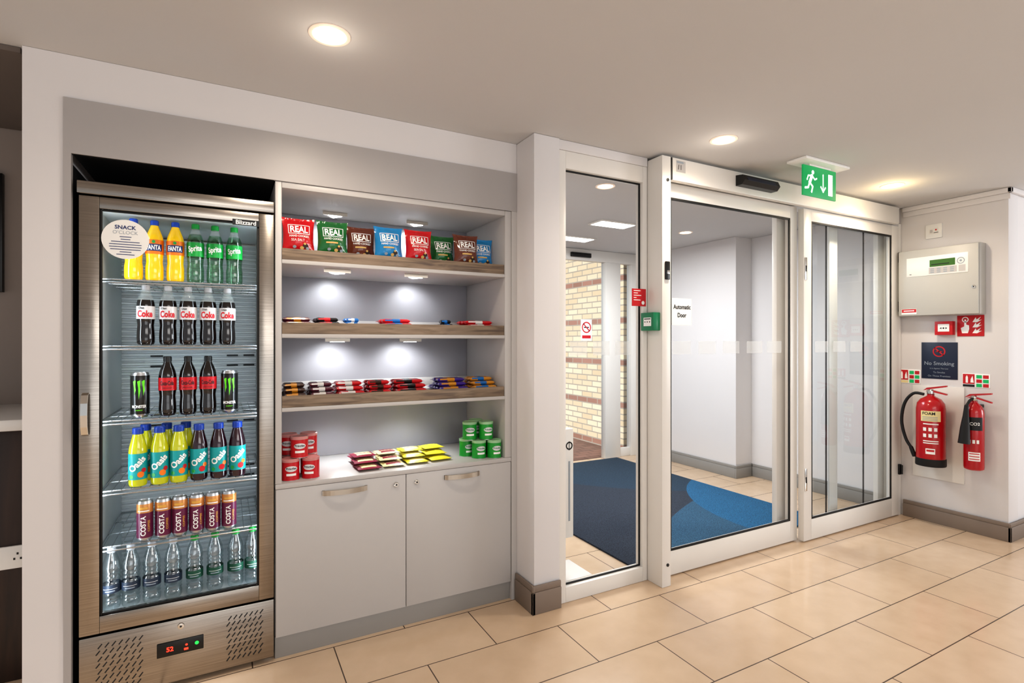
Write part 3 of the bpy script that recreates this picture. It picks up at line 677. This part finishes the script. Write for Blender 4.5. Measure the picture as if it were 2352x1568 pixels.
# ------------------------------------------------------------------ crisp packets
def crisp(mk, flavour, w=.14, h=.16, t=.037):
    o = thing('crisp_packet', '', 'crisp packet'); lean = .1
    def D(x, z):
        a = max(0, 1-abs(2*x/w)**1.9)**.75; k = z/h; s = min(1, max(0, (k-.03)/.89)); b_ = max(0, math.sin(math.pi*s))**.62
        return .001+t*a*b_
    nx, nz = 18, 20
    def pt(i, j, sgn):
        k = j/nz; e = i/nx-.5
        x = w*e*(1-.11*math.sin(math.pi*k)**.8); z = h*k
        wob = .0016*math.sin(i*1.9+j*.7)*(1 if k > .9 or k < .06 or abs(e) > .42 else .25)
        z += (.004*abs(2*e)**3 if k > .85 else 0)
        return (x, sgn*D(w*e, h*k)+lean*z+wob, z)
    bm = MB(); ii = bm.mi(M[mk])
    for sgn in (-1, 1):
        vv = [[bm.bm.verts.new(pt(i, j, sgn)) for i in range(nx+1)] for j in range(nz+1)]
        for j in range(nz):
            for i in range(nx): bm.bm.faces.new([vv[j][i], vv[j][i+1], vv[j+1][i+1], vv[j+1][i]]).material_index = ii
    bm.build('packet_body', o)
    f = lambda x, z: Vector((x*(1-.1*math.sin(math.pi*z/h)), -D(x, z)+lean*z-.0022, z))
    f2 = up(f)
    q = MB()
    q.text('REAL', f2, M['print'], w=.08, h=.03, cy=.108, bold=.03)
    for xx in (-.047, .047): q.stroke([(xx, .088), (xx, .108), (xx, .128)], .003, f, M['print'])
    for zz in (.088, .128):
        for k in range(8): q.stroke([(-.047+k*.01175, zz), (-.047+(k+1)*.01175, zz)], .003, f, M['print'])
    q.text('HAND COOKED', f2, M['print'], w=.088, h=.0095, cy=.077, bold=.02)
    if flavour: q.text(flavour, f2, M['print'], w=.06, h=.011, cx=-.006, cy=.06, bold=.0)
    else: q.rect(-.035, .02, .056, .063, f, M['chip'], 5)
    for cx, cz, r_, m in ((.028, .036, .013, 'pepper'), (.012, .027, .009, 'chip'), (.037, .026, .008, 'greyink'), (.025, .045, .006, 'chip'), (-.02, .03, .008, 'greyink')): q.disc(cx, cz, r_, f if m == 'pepper' else f2, M[m], 12, r_*.8)
    q.build('print', o, recalc=False)
    return o
bags = [('bagred', 'SEA SALT', 'red'), ('baggreen', '', 'green'), ('bagbrown', '', 'brown'), ('bagblue', '', 'blue')]
bu = [683, 764, 829, 893, 962, 1016, 1071, 1130]; protos = []
DECK = [z+.0522 for z in SH]
for i, u in enumerate(bu):
    k = i % 4; Y = {4: 2.515, 5: 2.6, 6: 2.515, 7: 2.58, 3: 2.515, 2: 2.58, 1: 2.515, 0: 2.52}[i]
    x = min(max(onY(u, Y), .21+.072), 1.274-.0715); loc = (x, Y, DECK[0])
    lab = f"{bags[k][2]} crisp packet with white lettering on the top shelf, the {'left' if i < 4 else 'right'} {bags[k][2]} one"
    if i < 4:
        p = crisp(bags[k][0], bags[k][1]); p.location = loc; tag(p, lab, 'crisp packet', 'crisp packets on the top shelf'); protos.append(p)
    else: dup(protos[k], loc, 0, lab, 'crisp packets on the top shelf')

# ------------------------------------------------------------------ bars on the two middle shelves
BH = .02
def bar(c1, c2, L=.15, w=.037, h=BH):
    q = MB(); st_ = [(-.5, .001, .95), (-.44, .0012, 1), (-.42, .7, .94), (-.36, 1, .92), (-.12, 1, .92), (.12, 1, .92), (.36, 1, .92), (.42, .7, .94), (.44, .0012, 1), (.5, .001, .95)]
    rings = []
    for a, hh, ww in st_:
        hh = max(hh*h/2, .0007); W_ = w*ww/2
        rings.append([q.bm.verts.new((a*L, y*W_, h/2+z*hh)) for y, z in ((-1, 0), (-.8, .7), (-.4, 1), (.4, 1), (.8, .7), (1, 0), (.8, -.7), (.4, -1), (-.4, -1), (-.8, -.7))])
    i1, i2 = q.mi(M[c1]), q.mi(M[c2])
    for k, (a, b_) in enumerate(zip(rings, rings[1:])):
        for j in range(10): q.bm.faces.new([a[j], a[(j+1) % 10], b_[(j+1) % 10], b_[j]]).material_index = i2 if k == 4 or (k == 3 and j == 0) else i1
    for e in (rings[0], rings[-1]): q.bm.faces.new(e).material_index = i1
    return q.build('chocolate_bar')
BR = ['in front', 'second from front', 'third from front', 'fourth from front', 'at the back', 'upper layer in front', 'upper layer in the middle', 'upper layer at the back', 'topmost in front', 'topmost behind']
def heap(u0, u1, z, c1, c2, desc, shelf, n=5, top=3, cap=2):
    Y0 = 2.515; uc = (u0+u1)/2; L = max(.06, min(.165, onY(u1, Y0)-onY(u0, Y0)-.004)); xc = onY(uc, Y0)
    xc = min(max(xc, .21+L/2+.008), 1.272-L/2-.008)
    b0 = bar(c1, c2, L); slots = [(Y0+.043*k, z+.0002) for k in range(n)]+[(Y0+.028+.046*k, z+BH+.0004) for k in range(top)]+[(Y0+.055+.048*k, z+2*BH+.0006) for k in range(cap)]
    nm = BR[:n]+BR[5:5+top]+BR[8:8+cap]
    for i, (y, zz) in enumerate(slots):
        o = b0 if i == 0 else b0.copy()
        if i: C.objects.link(o)
        o.location = (xc+random.uniform(-.005, .005), y, zz); o.rotation_euler = (0, 0, random.uniform(-.07, .07))
        tag(o, f'{desc} on the {shelf} shelf, {nm[i]}', 'chocolate bar', f'{desc}s on the {shelf} shelf')
for a in ((650, 708, 'b_brown', 'b_gold', 'dark brown chocolate bar'), (709, 770, 'b_maroon', 'b_white', 'maroon and white chocolate bar'), (772, 842, 'b_red', 'b_white', 'red and white chocolate bar'), (845, 903, 'b_red', 'b_brown', 'red and brown chocolate bar'), (906, 985, 'b_red', 'b_black', 'red and black chocolate bar'), (1006, 1080, 'b_purple', 'b_gold', 'purple chocolate bar'), (1083, 1143, 'b_gold', 'b_blue', 'gold and blue chocolate bar')):
    heap(a[0], a[1], DECK[2], a[2], a[3], a[4], 'third')
for a in ((650, 720, 'b_maroon', 'b_gold', 'maroon and gold chocolate bar', 3), (722, 782, 'b_black', 'b_red', 'black and red chocolate bar', 3), (795, 825, 'b_blue', 'b_white', 'short blue snack bar', 2), (876, 950, 'b_red', 'b_blue', 'red and blue chocolate bar', 3), (1015, 1040, 'b_black', 'b_blue', 'short black snack bar', 1), (1066, 1140, 'b_red', 'b_white', 'red wrapped snack bar', 3)):
    heap(a[0], a[1], DECK[1], a[2], a[3], a[4], 'second', 5, a[5], 0)

# ------------------------------------------------------------------ worktop snacks
ZC = .7455
def tub(body, lid):
    r, h = .0375, .093; o = thing('crisp_tub', '', 'crisp tub')
    MB().lathe([(0, 0), (r, 0), (r, .002), (r-.001, .003), (r-.001, h-.014), (0, h-.014)], m=[M['alu']]*2+[M[body]]*3, seg=32).build('tub_body', o)
    MB().lathe([(0, h-.0135), (r, h-.0135), (r+.0004, h-.003), (r-.003, h), (r-.006, h-.002), (0, h-.002)], m=M[lid], seg=32).build('lid', o)
    f = cyl(r-.001); f2 = up(f); q = MB()
    for k in range(10):
        a0, a1 = -.025+k*.005, -.02+k*.005
        e = lambda x: .012*math.sqrt(max(0, 1-(x/.0255)**2))
        q.flat([(a0, .052-e(a0)-.0002), (a1, .052-e(a1)-.0002), (a1, .052+e(a1)+.0002), (a0, .052+e(a0)+.0002)], f, M['labwhite'])
    q.text('Pringles', f2, M['ink' if body == 'tubered' else 'green'], w=.042, h=.013, cy=.052, bold=.02)
    q.rect(-.02, .02, .022, .032, f, M['print'], 6)
    q.build('print', o, recalc=False); return o
def tubs(body, lid, spots, colour):
    p = None
    for x, y, lv, desc in spots:
        loc = (x, y, ZC+lv*.0935); lab = f'{colour} crisp tub on the worktop, {desc}'; grp = f'{colour} crisp tubs'
        if p is None: p = tub(body, lid); p.location = loc; tag(p, lab, 'crisp tub', grp)
        else: dup(p, loc, random.uniform(-.5, .3), lab, grp)
tubs('tubered', 'tublidr', [(.248, 2.515, 0, 'bottom row front left'), (.332, 2.515, 0, 'bottom row front right'), (.25, 2.6, 0, 'bottom row back left'), (.335, 2.6, 0, 'bottom row back right'), (.286, 2.528, 1, 'front of the upper row'), (.249, 2.612, 1, 'upper row back left'), (.335, 2.606, 1, 'upper row back right')], 'red')
tubs('tubegreen', 'tublidg', [(1.236, 2.495, 0, 'bottom row nearest the side panel'), (1.16, 2.522, 0, 'bottom row in front'), (1.122, 2.6, 0, 'bottom row far left'), (1.212, 2.602, 0, 'bottom row behind'), (1.205, 2.53, 1, 'upper row right'), (1.123, 2.558, 1, 'upper row left'), (1.185, 2.618, 1, 'upper row behind')], 'green')
def sweet(c1, c2, L=.112, W=.1, t=.0085):
    q = MB(); nx, ny = 12, 12; i1, i2 = q.mi(M[c1]), q.mi(M[c2])
    def D(a, b_): return .0008+t*(max(0, 1-abs(2*a-1)**2.6)**.7)*(max(0, 1-abs((2*b_-1)/.88)**3)**.6)
    for s_ in (1, -1):
        vv = [[q.bm.verts.new(((i/nx-.5)*L*(1-.05*math.sin(math.pi*j/ny)), (j/ny-.5)*W, t+.001+s_*D(i/nx, j/ny)+.0005*math.sin(3*i+2*j))) for i in range(nx+1)] for j in range(ny+1)]
        for j in range(ny):
            for i in range(nx): q.bm.faces.new([vv[j][i], vv[j][i+1], vv[j+1][i+1], vv[j+1][i]]).material_index = i2 if 2 <= i < 10 and (2 <= j < 5 or 6 <= j < 11) else i1
    return q.build('sweet_packet')
cols = [('swmaroon', 'swcream', 'maroon and cream'), ('swcream', 'swmaroon', 'cream and maroon'), ('swyellow', 'swcream', 'yellow and cream'), ('swyellow', 'swyellow', 'bright yellow')]
for k, (c1, c2, nm) in enumerate(cols):
    p0 = sweet(c1, c2); j = 0; xk = .59+k*.122
    for (dx, y, z, desc) in ((0, 2.545, 0, 'front of the bottom layer'), (.004, 2.65, 0, 'behind in the bottom layer'), (-.004, 2.595, .0195, 'front of the middle layer'), (.002, 2.7, .0195, 'behind in the middle layer'), (.0, 2.648, .039, 'on the very top')):
        o = p0 if j == 0 else p0.copy()
        if j: C.objects.link(o)
        j += 1
        o.location = (xk+dx, y+.012*k, ZC+z); o.rotation_euler = (0, 0, random.uniform(-.1, .1))
        tag(o, f'{nm} sweet packet in the pile on the worktop, {desc}', 'snack packet', 'sweet packets on the worktop')

# ------------------------------------------------------------------ right wall equipment
def wsign(name, label, cat, u0, u1, v0, v1, board, t_=.004):
    y0, y1 = onX(u0, XR), onX(u1, XR); yc = (y0+y1)/2; w_ = y0-y1
    zc = zat((v0+v1)/2, XR, yc); h_ = (v1-v0)*(yc*ct+XR*st)/F
    o = thing(name, label, cat, (XR-.002, yc, zc))
    MB().box(XR-t_, XR+.001, y1, y0, zc-h_/2, zc+h_/2, M[board], .001).build('board', o)
    fn_ = lambda x, y: Vector((XR-t_-.0008, yc-x, zc+y))
    return o, fn_, w_, h_
def upx(f, e=.0006): return lambda x, y: f(x, y)+Vector((-e, 0, 0))
# alarm panel
PF = 4.545; py0, py1, pz0, pz1 = 1.69, 2.19, 1.54, 2.035
ap = thing('alarm_panel', 'large pale grey fire alarm panel on the right wall', 'alarm panel', (4.6, 1.94, 1.54))
MB().box(PF+.012, XR, py0, py1, pz0, pz1, M['panel'], .004).build('cabinet', ap)
MB().box(PF, PF+.0115, py0+.004, py1-.004, pz0+.004, pz1-.004, M['panel'], .003).build('door', ap)
ff = lambda e: (lambda x, y: Vector((PF-e, 1.94-x, 1.79+y)))
MB().box(PF-.003, PF-.0003, 1.94-.19, 1.94+.19, 1.835, 1.975, M['plwhite'], .001).build('fascia', ap)
MB().rect(-.04, .115, .105, .155, ff(.0038), M['lcd']).rect(-.03, .08, .118, .124, ff(.0043), M['ink']).build('display', ap, recalc=False)
q = MB(); q.rect(-.045, .125, .055, .1, ff(.0038), M['cab'])
for i in range(4):
    for j in range(3): q.rect(-.035+i*.04, -.012+i*.04, .06+j*.013, .067+j*.013, ff(.0044), M['greyink'])
for i in range(3): q.rect(-.17+i*.004, -.165+i*.004, .06, .064, ff(.0038), M['ink'])
q.annulus(.148, .13, .018, .023, ff(.0044), M['greyink'], 16); q.disc(.148, .13, .008, ff(.0044), M['greyink'], 12); q.rect(.135, .175, .055, .1, ff(.0038), M['cab'])
q.build('keypad', ap, recalc=False)
MB().lathe([(0, .0004), (.012, .0004), (.012, .004), (.004, .005), (.004, .003), (0, .003)], (PF, 1.72, 1.73), [M['chrome']]*3+[M['ink']]*2, 16, 'x').build('lock', ap)
MB().rect(-.225, -.125, -.235, -.195, ff(.0006), M['print']).rect(-.223, -.127, -.222, -.197, ff(.001), M['signred']).rect(-.21, -.14, -.213, -.206, ff(.0014), M['print']).build('sticker', ap, recalc=False)
# fused spur
o, f, w_, h_ = wsign('fused_spur', 'small white fused spur switch above the alarm panel', 'switch', 2128, 2165, 515, 547, 'plwhite', .012)
MB().rect(-.03, .03, -.022, .022, f, M['white']).rect(-.024, -.006, -.012, .012, upx(f), M['cab']).disc(.015, .008, .006, upx(f), M['signred'], 10).rect(.0, .03, -.014, -.01, upx(f), M['ink']).build('rocker', o, recalc=False)
# red call point
o, f, w_, h_ = wsign('call_point', 'small red fire call point under the alarm panel', 'call point', 2153, 2194, 738, 769, 'signred', .04)
f2 = upx(f)
MB().rect(-w_*.32, w_*.32, -h_*.25, h_*.3, f, M['print']).disc(0, 0, .006, f2, M['ink'], 12).flat([(-.024, 0), (-.012, .007), (-.012, -.007)], f2, M['ink']).flat([(.024, 0), (.012, .007), (.012, -.007)], f2, M['ink']).build('press_glass', o, recalc=False)
# call point sign
o, f, w_, h_ = wsign('fire_sign', 'red square sign with white hand and flames', 'sign', 2199, 2261, 724, 772, 'signred')
hx = lambda a, b_: (a*w_/2, b_*h_/2)
q = MB()
q.flat([hx(-.62, -.7), hx(-.18, -.7), hx(-.08, -.3), hx(-.1, .05), hx(-.3, .12), hx(-.32, .62), hx(-.44, .62), hx(-.46, -.05), hx(-.72, -.2)], f, M['print'])
q.annulus(-.38*w_/2, .6*h_/2, .014, .02, f, M['print'], 14); q.build('hand_symbol', o, recalc=False)
q = MB()
for b_ in (-.6, -.05, .45): q.flat([hx(.15, b_-.1), hx(.5, b_-.12), hx(.85, b_+.12), hx(.6, b_+.08), hx(.78, b_+.4), hx(.45, b_+.14), hx(.4, b_+.36), hx(.25, b_+.08)], f, M['print'])
q.build('flame_symbol', o, recalc=False)
# no smoking
o, f, w_, h_ = wsign('no_smoking_sign', 'navy no smoking sign above the extinguishers', 'sign', 2117, 2200, 786, 870, 'navy')
q = MB(); q.annulus(-.0, h_*.25, .032, .04, f, M['signred']); q.stroke([(-.026, h_*.25+.026), (.026, h_*.25-.026)], .008, f, M['signred']); q.stroke([(-.018, h_*.25), (.018, h_*.25)], .007, f, M['signred']); q.build('prohibition_symbol', o, recalc=False)
q = MB(); q.text('No Smoking', f, M['greyink'], w=w_*.82, cy=-h_*.09, bold=.005)
for k, tx in enumerate(('It Is Against The Law', 'To Smoke', 'On These Premises')): q.text(tx, f, M['greyink'], h=.0125, cy=-h_*(.22+.1*k), bold=0)
q.build('lettering', o, recalc=False)
# little extinguisher id signs
def idsign(u0, u1, v0, v1, label):
    o, f, w_, h_ = wsign('extinguisher_sign', label, 'sign', u0, u1, v0, v1, 'print'); q = MB(); hw, hh = w_/2, h_/2
    q.rect(-hw*.96, -hw*.1, -hh*.5, hh*.92, f, M['signred']); q.rect(-hw*.96, -hw*.1, -hh*.92, -hh*.58, f, M['ink'] if u0 > 2150 else M['cream'])
    f2 = upx(f, .0005)
    q.flat([(-hw*.75, -hh*.35), (-hw*.58, -hh*.35), (-hw*.58, hh*.45), (-hw*.66, hh*.75), (-hw*.75, hh*.45)], f2, M['print'])
    q.flat([(-hw*.4, -hh*.3), (-hw*.15, -hh*.3), (-hw*.2, hh*.2), (-hw*.25, hh*.7), (-hw*.38, hh*.2)], f2, M['print'])
    for i in range(2):
        for j in range(3): q.rect(hw*(.02+i*.48), hw*(.42+i*.48), hh*(-.9+j*.62), hh*(-.42+j*.62), f, M['signgreen'] if (i+j) % 2 == 0 else M['signred'])
    q.build('print', o, recalc=False)
idsign(2064, 2115, 848, 880, 'small red and green extinguisher notice left of the navy sign')
idsign(2211, 2275, 858, 890, 'small red and green extinguisher notice right of the navy sign')
bd = tag(MB().box(XR-.012, XR+.001, 1.81, 2.134, .328, 1.02, M['white'], .002).build('backing_board'), 'white backing board behind the two extinguishers', 'board')
# foam extinguisher
ex = thing('fire_extinguisher', 'large red fire extinguisher with cream label and black hose', 'fire extinguisher', (4.53, 1.97, .447))
cx, cy, r = 4.535, 1.97, .088
MB().lathe([(0, .455), (.06, .455), (r-.004, .465), (r, .49), (r, .86), (r*.93, .9), (r*.7, .93), (r*.35, .948), (.022, .955), (.022, .965)], (cx, cy, 0), M['red'], 36).build('cylinder', ex)
MB().lathe([(0, .447), (r+.002, .447), (r+.004, .455), (r+.003, .5), (r+.0005, .502), (0, .502)], (cx, cy, 0), M['rubber'], 36).build('base_ring', ex)
DIR = math.atan2(-cy, -cx)
def cyl2(cx, cy, r, a0): return lambda x, y: Vector((cx+(r+.001)*math.cos(a0+x/r), cy+(r+.001)*math.sin(a0+x/r), y))
f = cyl2(cx, cy, r, DIR); f2 = cyl2(cx, cy, r+.0006, DIR)
q = MB(); q.rect(-.06, .06, .775, .85, f, M['cream'], 10); q.text('FOAM', f2, M['ink'], w=.075, cx=-.012, cy=.832, bold=.02)
for k in range(3): q.rect(-.05, .04, .782+k*.011, .786+k*.011, f2, M['greyink'], 8)
q.build('label', ex, recalc=False)
q = MB()
for i in range(3):
    for j in range(2): q.rect(-.045+i*.032, -.026+i*.032, .66+j*.045, .685+j*.045, f2, M['print'], 3)
q.rect(-.045, .045, .615, .622, f2, M['print'], 8); q.rect(-.045, .045, .63, .637, f2, M['print'], 8); q.rect(-.045, .045, .752, .76, f2, M['print'], 8)
q.build('instruction_print', ex, recalc=False)
q = MB(); q.rect(-.03, .025, .54, .58, f2, M['print'], 6); q.rect(-.025, .02, .558, .572, cyl2(cx, cy, r+.0012, DIR), M['signred'], 6)
q.build('service_sticker', ex, recalc=False)
MB().lathe([(0, .9655), (.02, .9655), (.024, .97), (.024, .99), (.016, 1.0), (0, 1.0)], (cx, cy, 0), M['chrome'], 20).build('valve', ex)
MB().prism([(cx-.01, cy+.03, .985), (cx-.01, cy+.0, 1.0), (cx-.01, cy-.10, .975), (cx-.01, cy-.10, .965), (cx-.01, cy, .985)], (.02, 0, 0), M['red']).build('lever', ex)
MB().prism([(cx-.01, cy+.045, .99), (cx-.01, cy+.02, 1.012), (cx-.01, cy-.1, 1.035), (cx-.01, cy-.1, 1.024), (cx-.01, cy+.02, .998)], (.02, 0, 0), M['red']).build('lever', ex)
def smooth_path(pts, n=6):
    out = []; P_ = [pts[0]]+pts+[pts[-1]]
    for i in range(1, len(P_)-2):
        for k in range(n):
            t_ = k/n; a, b_, c_, d_ = P_[i-1], P_[i], P_[i+1], P_[i+2]
            out.append(.5*((2*b_)+(c_-a)*t_+(2*a-5*b_+4*c_-d_)*t_**2+(3*b_-a-3*c_+d_)*t_**3))
    return out+[pts[-1]]
hp = [PX(u, v_, 4.51) for u, v_ in ((2122, 905), (2098, 903), (2078, 925), (2071, 965), (2080, 1005), (2093, 1027))]
MB().tube(smooth_path(hp), .0105, M['rubber'], 10).build('hose', ex)
MB().tube([PX(2092, 1025, 4.51), PX(2098, 1040, 4.51), PX(2100, 1048, 4.51)], [.013, .015, .011], M['rubber'], 10).build('nozzle', ex)
MB().box(cx+.05, XR-.0115, cy-.03, cy+.03, .86, .89, M['black'], .002).build('bracket', ex)
# CO2 extinguisher
cx, cy, r = 4.565, 1.727, .057
e2 = thing('fire_extinguisher', 'slim red fire extinguisher with black horn near the corner', 'fire extinguisher', (cx, cy, .463))
MB().lathe([(0, .463), (.045, .463), (r-.002, .47), (r, .485), (r, .85), (r*.95, .875), (r*.75, .905), (r*.4, .925), (.02, .93), (.02, .94)], (cx, cy, 0), M['red'], 32).build('cylinder', e2)
DIR = math.atan2(-cy, -cx); f = cyl2(cx, cy, r, DIR); f2 = cyl2(cx, cy, r+.0006, DIR)
q = MB(); q.rect(-.05, .05, .74, .83, f, M['ink'], 10); q.text('CO2', f2, M['print'], w=.055, cx=.005, cy=.785, bold=.02); q.build('label', e2, recalc=False)
q = MB(); q.rect(-.03, .035, .53, .59, f, M['print'], 8)
for k in range(3): q.rect(-.025, .03, .54+k*.018, .546+k*.018, f2, M['signred'], 8)
q.build('service_sticker', e2, recalc=False)
q = MB()
for i in range(3): q.rect(-.03+i*.022, -.016+i*.022, .65, .675, f, M['print'], 3)
q.build('instruction_print', e2, recalc=False)
MB().lathe([(0, .9405), (.018, .9405), (.02, .945), (.02, .968), (.012, .976), (0, .976)], (cx, cy, 0), M['chrome'], 18).build('valve', e2)
MB().prism([(cx-.009, cy+.04, .955), (cx-.009, cy, .972), (cx-.009, cy-.1, .94), (cx-.009, cy-.1, .93), (cx-.009, cy, .96)], (.018, 0, 0), M['red']).build('lever', e2)
MB().prism([(cx-.009, cy+.05, .96), (cx-.009, cy+.02, .985), (cx-.009, cy-.1, 1.0), (cx-.009, cy-.1, .99), (cx-.009, cy+.01, .972)], (.018, 0, 0), M['red']).build('lever', e2)
a_ = Vector((cx-.02, cy, .955)); b_ = PX(2220, 932, 4.49); c_ = PX(2214, 1018, 4.475)
MB().tube([a_, a_.lerp(b_, .5)+Vector((0, 0, .01)), b_], .009, M['rubber'], 10).build('swivel', e2)
MB().tube([b_+Vector((0, 0, .006)), b_.lerp(c_, .25), b_.lerp(c_, .6), c_], [.012, .017, .027, .034], M['rubber'], 16).build('horn', e2)
MB().box(cx+.02, XR+.001, cy-.025, cy+.025, .89, .912, M['black'], .002).build('bracket', e2)

# ------------------------------------------------------------------ signs on the doors
au = thing('paper_sign', 'white printed paper sign on the sliding door glass', 'sign', (2.35, 2.26, 1.53))
MB().box(2.268, 2.426, 2.2665, 2.2705, 1.445, 1.602, M['print']).build('sheet', au)
fa = lambda x, y: Vector((2.348+x, 2.2656, 1.53+y))
MB().text('Automatic', fa, M['ink'], w=.138, h=.027, cy=.022, bold=.03).text('Door', fa, M['ink'], w=.07, h=.027, cy=-.026, bold=.03).build('print', au, recalc=False)
rs = thing('warning_sticker', 'small red sticker at the edge of the side glass panel', 'sticker', (2.03, 2.305, 1.6))
MB().box(1.985, 2.085, 2.2815, 2.2855, 1.548, 1.645, M['signred']).build('sheet', rs)
fr_ = lambda x, y: Vector((2.035+x, 2.2808, 1.597+y))
q = MB()
for k, wd in enumerate((.05, .03, .055, .02, .05)): q.rect(-.04, -.04+wd, .035-k*.013, .039-k*.013, fr_, M['print'])
q.disc(.028, -.03, .011, fr_, M['print'], 12); q.build('print', rs, recalc=False)
gb = thing('release_box', 'green emergency door release box on the white post', 'call point', (2.07, 2.235, 1.46))
MB().box(2.05, 2.101, 2.185, 2.286, 1.41, 1.51, M['green'], .004).build('housing', gb)
fg = lambda x, y: Vector((2.0492, 2.2315-x, 1.46+y)); fg2 = upx(fg)
q = MB().rect(-.03, .03, -.025, .022, fg, M['print'])
for k in (-.018, 0, .018): q.disc(k, -.002, .004, fg2, M['ink'], 8)
q.rect(-.025, .025, .012, .017, fg2, M['ink']); q.build('press_glass', gb, recalc=False)

# ------------------------------------------------------------------ exit sign
YS = 1.885; ex0, ex1, ez0, ez1 = 2.895, 3.21, 2.188, 2.362
es = thing('exit_sign', 'green running man exit sign hanging from the ceiling', 'exit sign', (3.05, YS, CE))
MB().box(2.84, 3.26, YS-.06, YS+.06, CE-.016, CE, M['plwhite'], .004).build('ceiling_plate', es)
MB().box(2.95, 3.155, YS-.008, YS+.008, ez1, CE-.0165, M['plwhite'], .001).build('hanger', es)
MB().box(ex0, ex1, YS-.005, YS+.005, ez0, ez1-.0005, M['signgreen'], .001).build('sign_plate', es)
f = lambda x, y: Vector(((ex0+ex1)/2+x, YS-.006, (ez0+ez1)/2+y))
q = MB(); q.disc(-.068, .052, .012, f, M['glow'], 16)
q.stroke([(-.078, .03), (-.098, -.01)], .022, f, M['glow']); q.stroke([(-.076, .032), (-.05, .012), (-.032, .02)], .009, f, M['glow']); q.stroke([(-.082, .032), (-.112, .028), (-.122, .004)], .009, f, M['glow'])
q.stroke([(-.096, -.012), (-.07, -.03), (-.08, -.062)], .012, f, M['glow']); q.stroke([(-.1, -.012), (-.112, -.04), (-.14, -.045)], .012, f, M['glow']); q.build('running_man', es, recalc=False)
q = MB(); q.stroke([(.03, .05), (.03, -.04)], .009, f, M['glow']); q.stroke([(.008, -.022), (.03, -.05), (.052, -.022)], .009, f, M['glow']); q.build('arrow', es, recalc=False)
MB().rect(.08, .122, -.065, .06, f, M['glow']).build('door_symbol', es, recalc=False)

# ------------------------------------------------------------------ light
wd = bpy.data.worlds.new('World'); scene.world = wd; wd.use_nodes = True
wd.node_tree.nodes['Background'].inputs[0].default_value = (.95, .97, 1, 1); wd.node_tree.nodes['Background'].inputs[1].default_value = .56
lamp('AREA', (1.2, -1.8, 2.3), 41, (1, .97, .94), 3.0, (1.6, 1.6, .6), sy=1.2)  # added soft fill from behind the camera, source unseen
lamp('AREA', (.8, -2.6, .7), 20, (.95, .975, 1), 3.5, (1.4, 1.2, CE), sy=1.2)  # added upward fill to brighten the ceiling, no fixture there
lamp('AREA', (6.8, -1.0, 1.3), 62, (.97, .98, 1), 1.6, (4.6, .9, CE), sy=1.2)
lamp('AREA', (2.9, 3.7, CE-.05), 52, (.92, .965, 1), 1.2, (2.9, 3.7, 0), sy=.8)
lamp('SUN', (-4, 7, 6), 3.4, (1, .98, .96), .05, (4.5, 7, 1))
# ------------------------------------------------------------------ camera
cam = bpy.data.cameras.new('camera'); cam.sensor_width = 36; cam.lens = F/2352*36; cam.clip_start = .05
co = bpy.data.objects.new('camera', cam); C.objects.link(co); co.location = (0, 0, H); co.rotation_euler = (R(90), 0, -TH)
scene.camera = co
scene.view_settings.view_transform = 'Standard'
try: scene.view_settings.look = 'Medium High Contrast'
except Exception: pass
scene.view_settings.exposure = 0
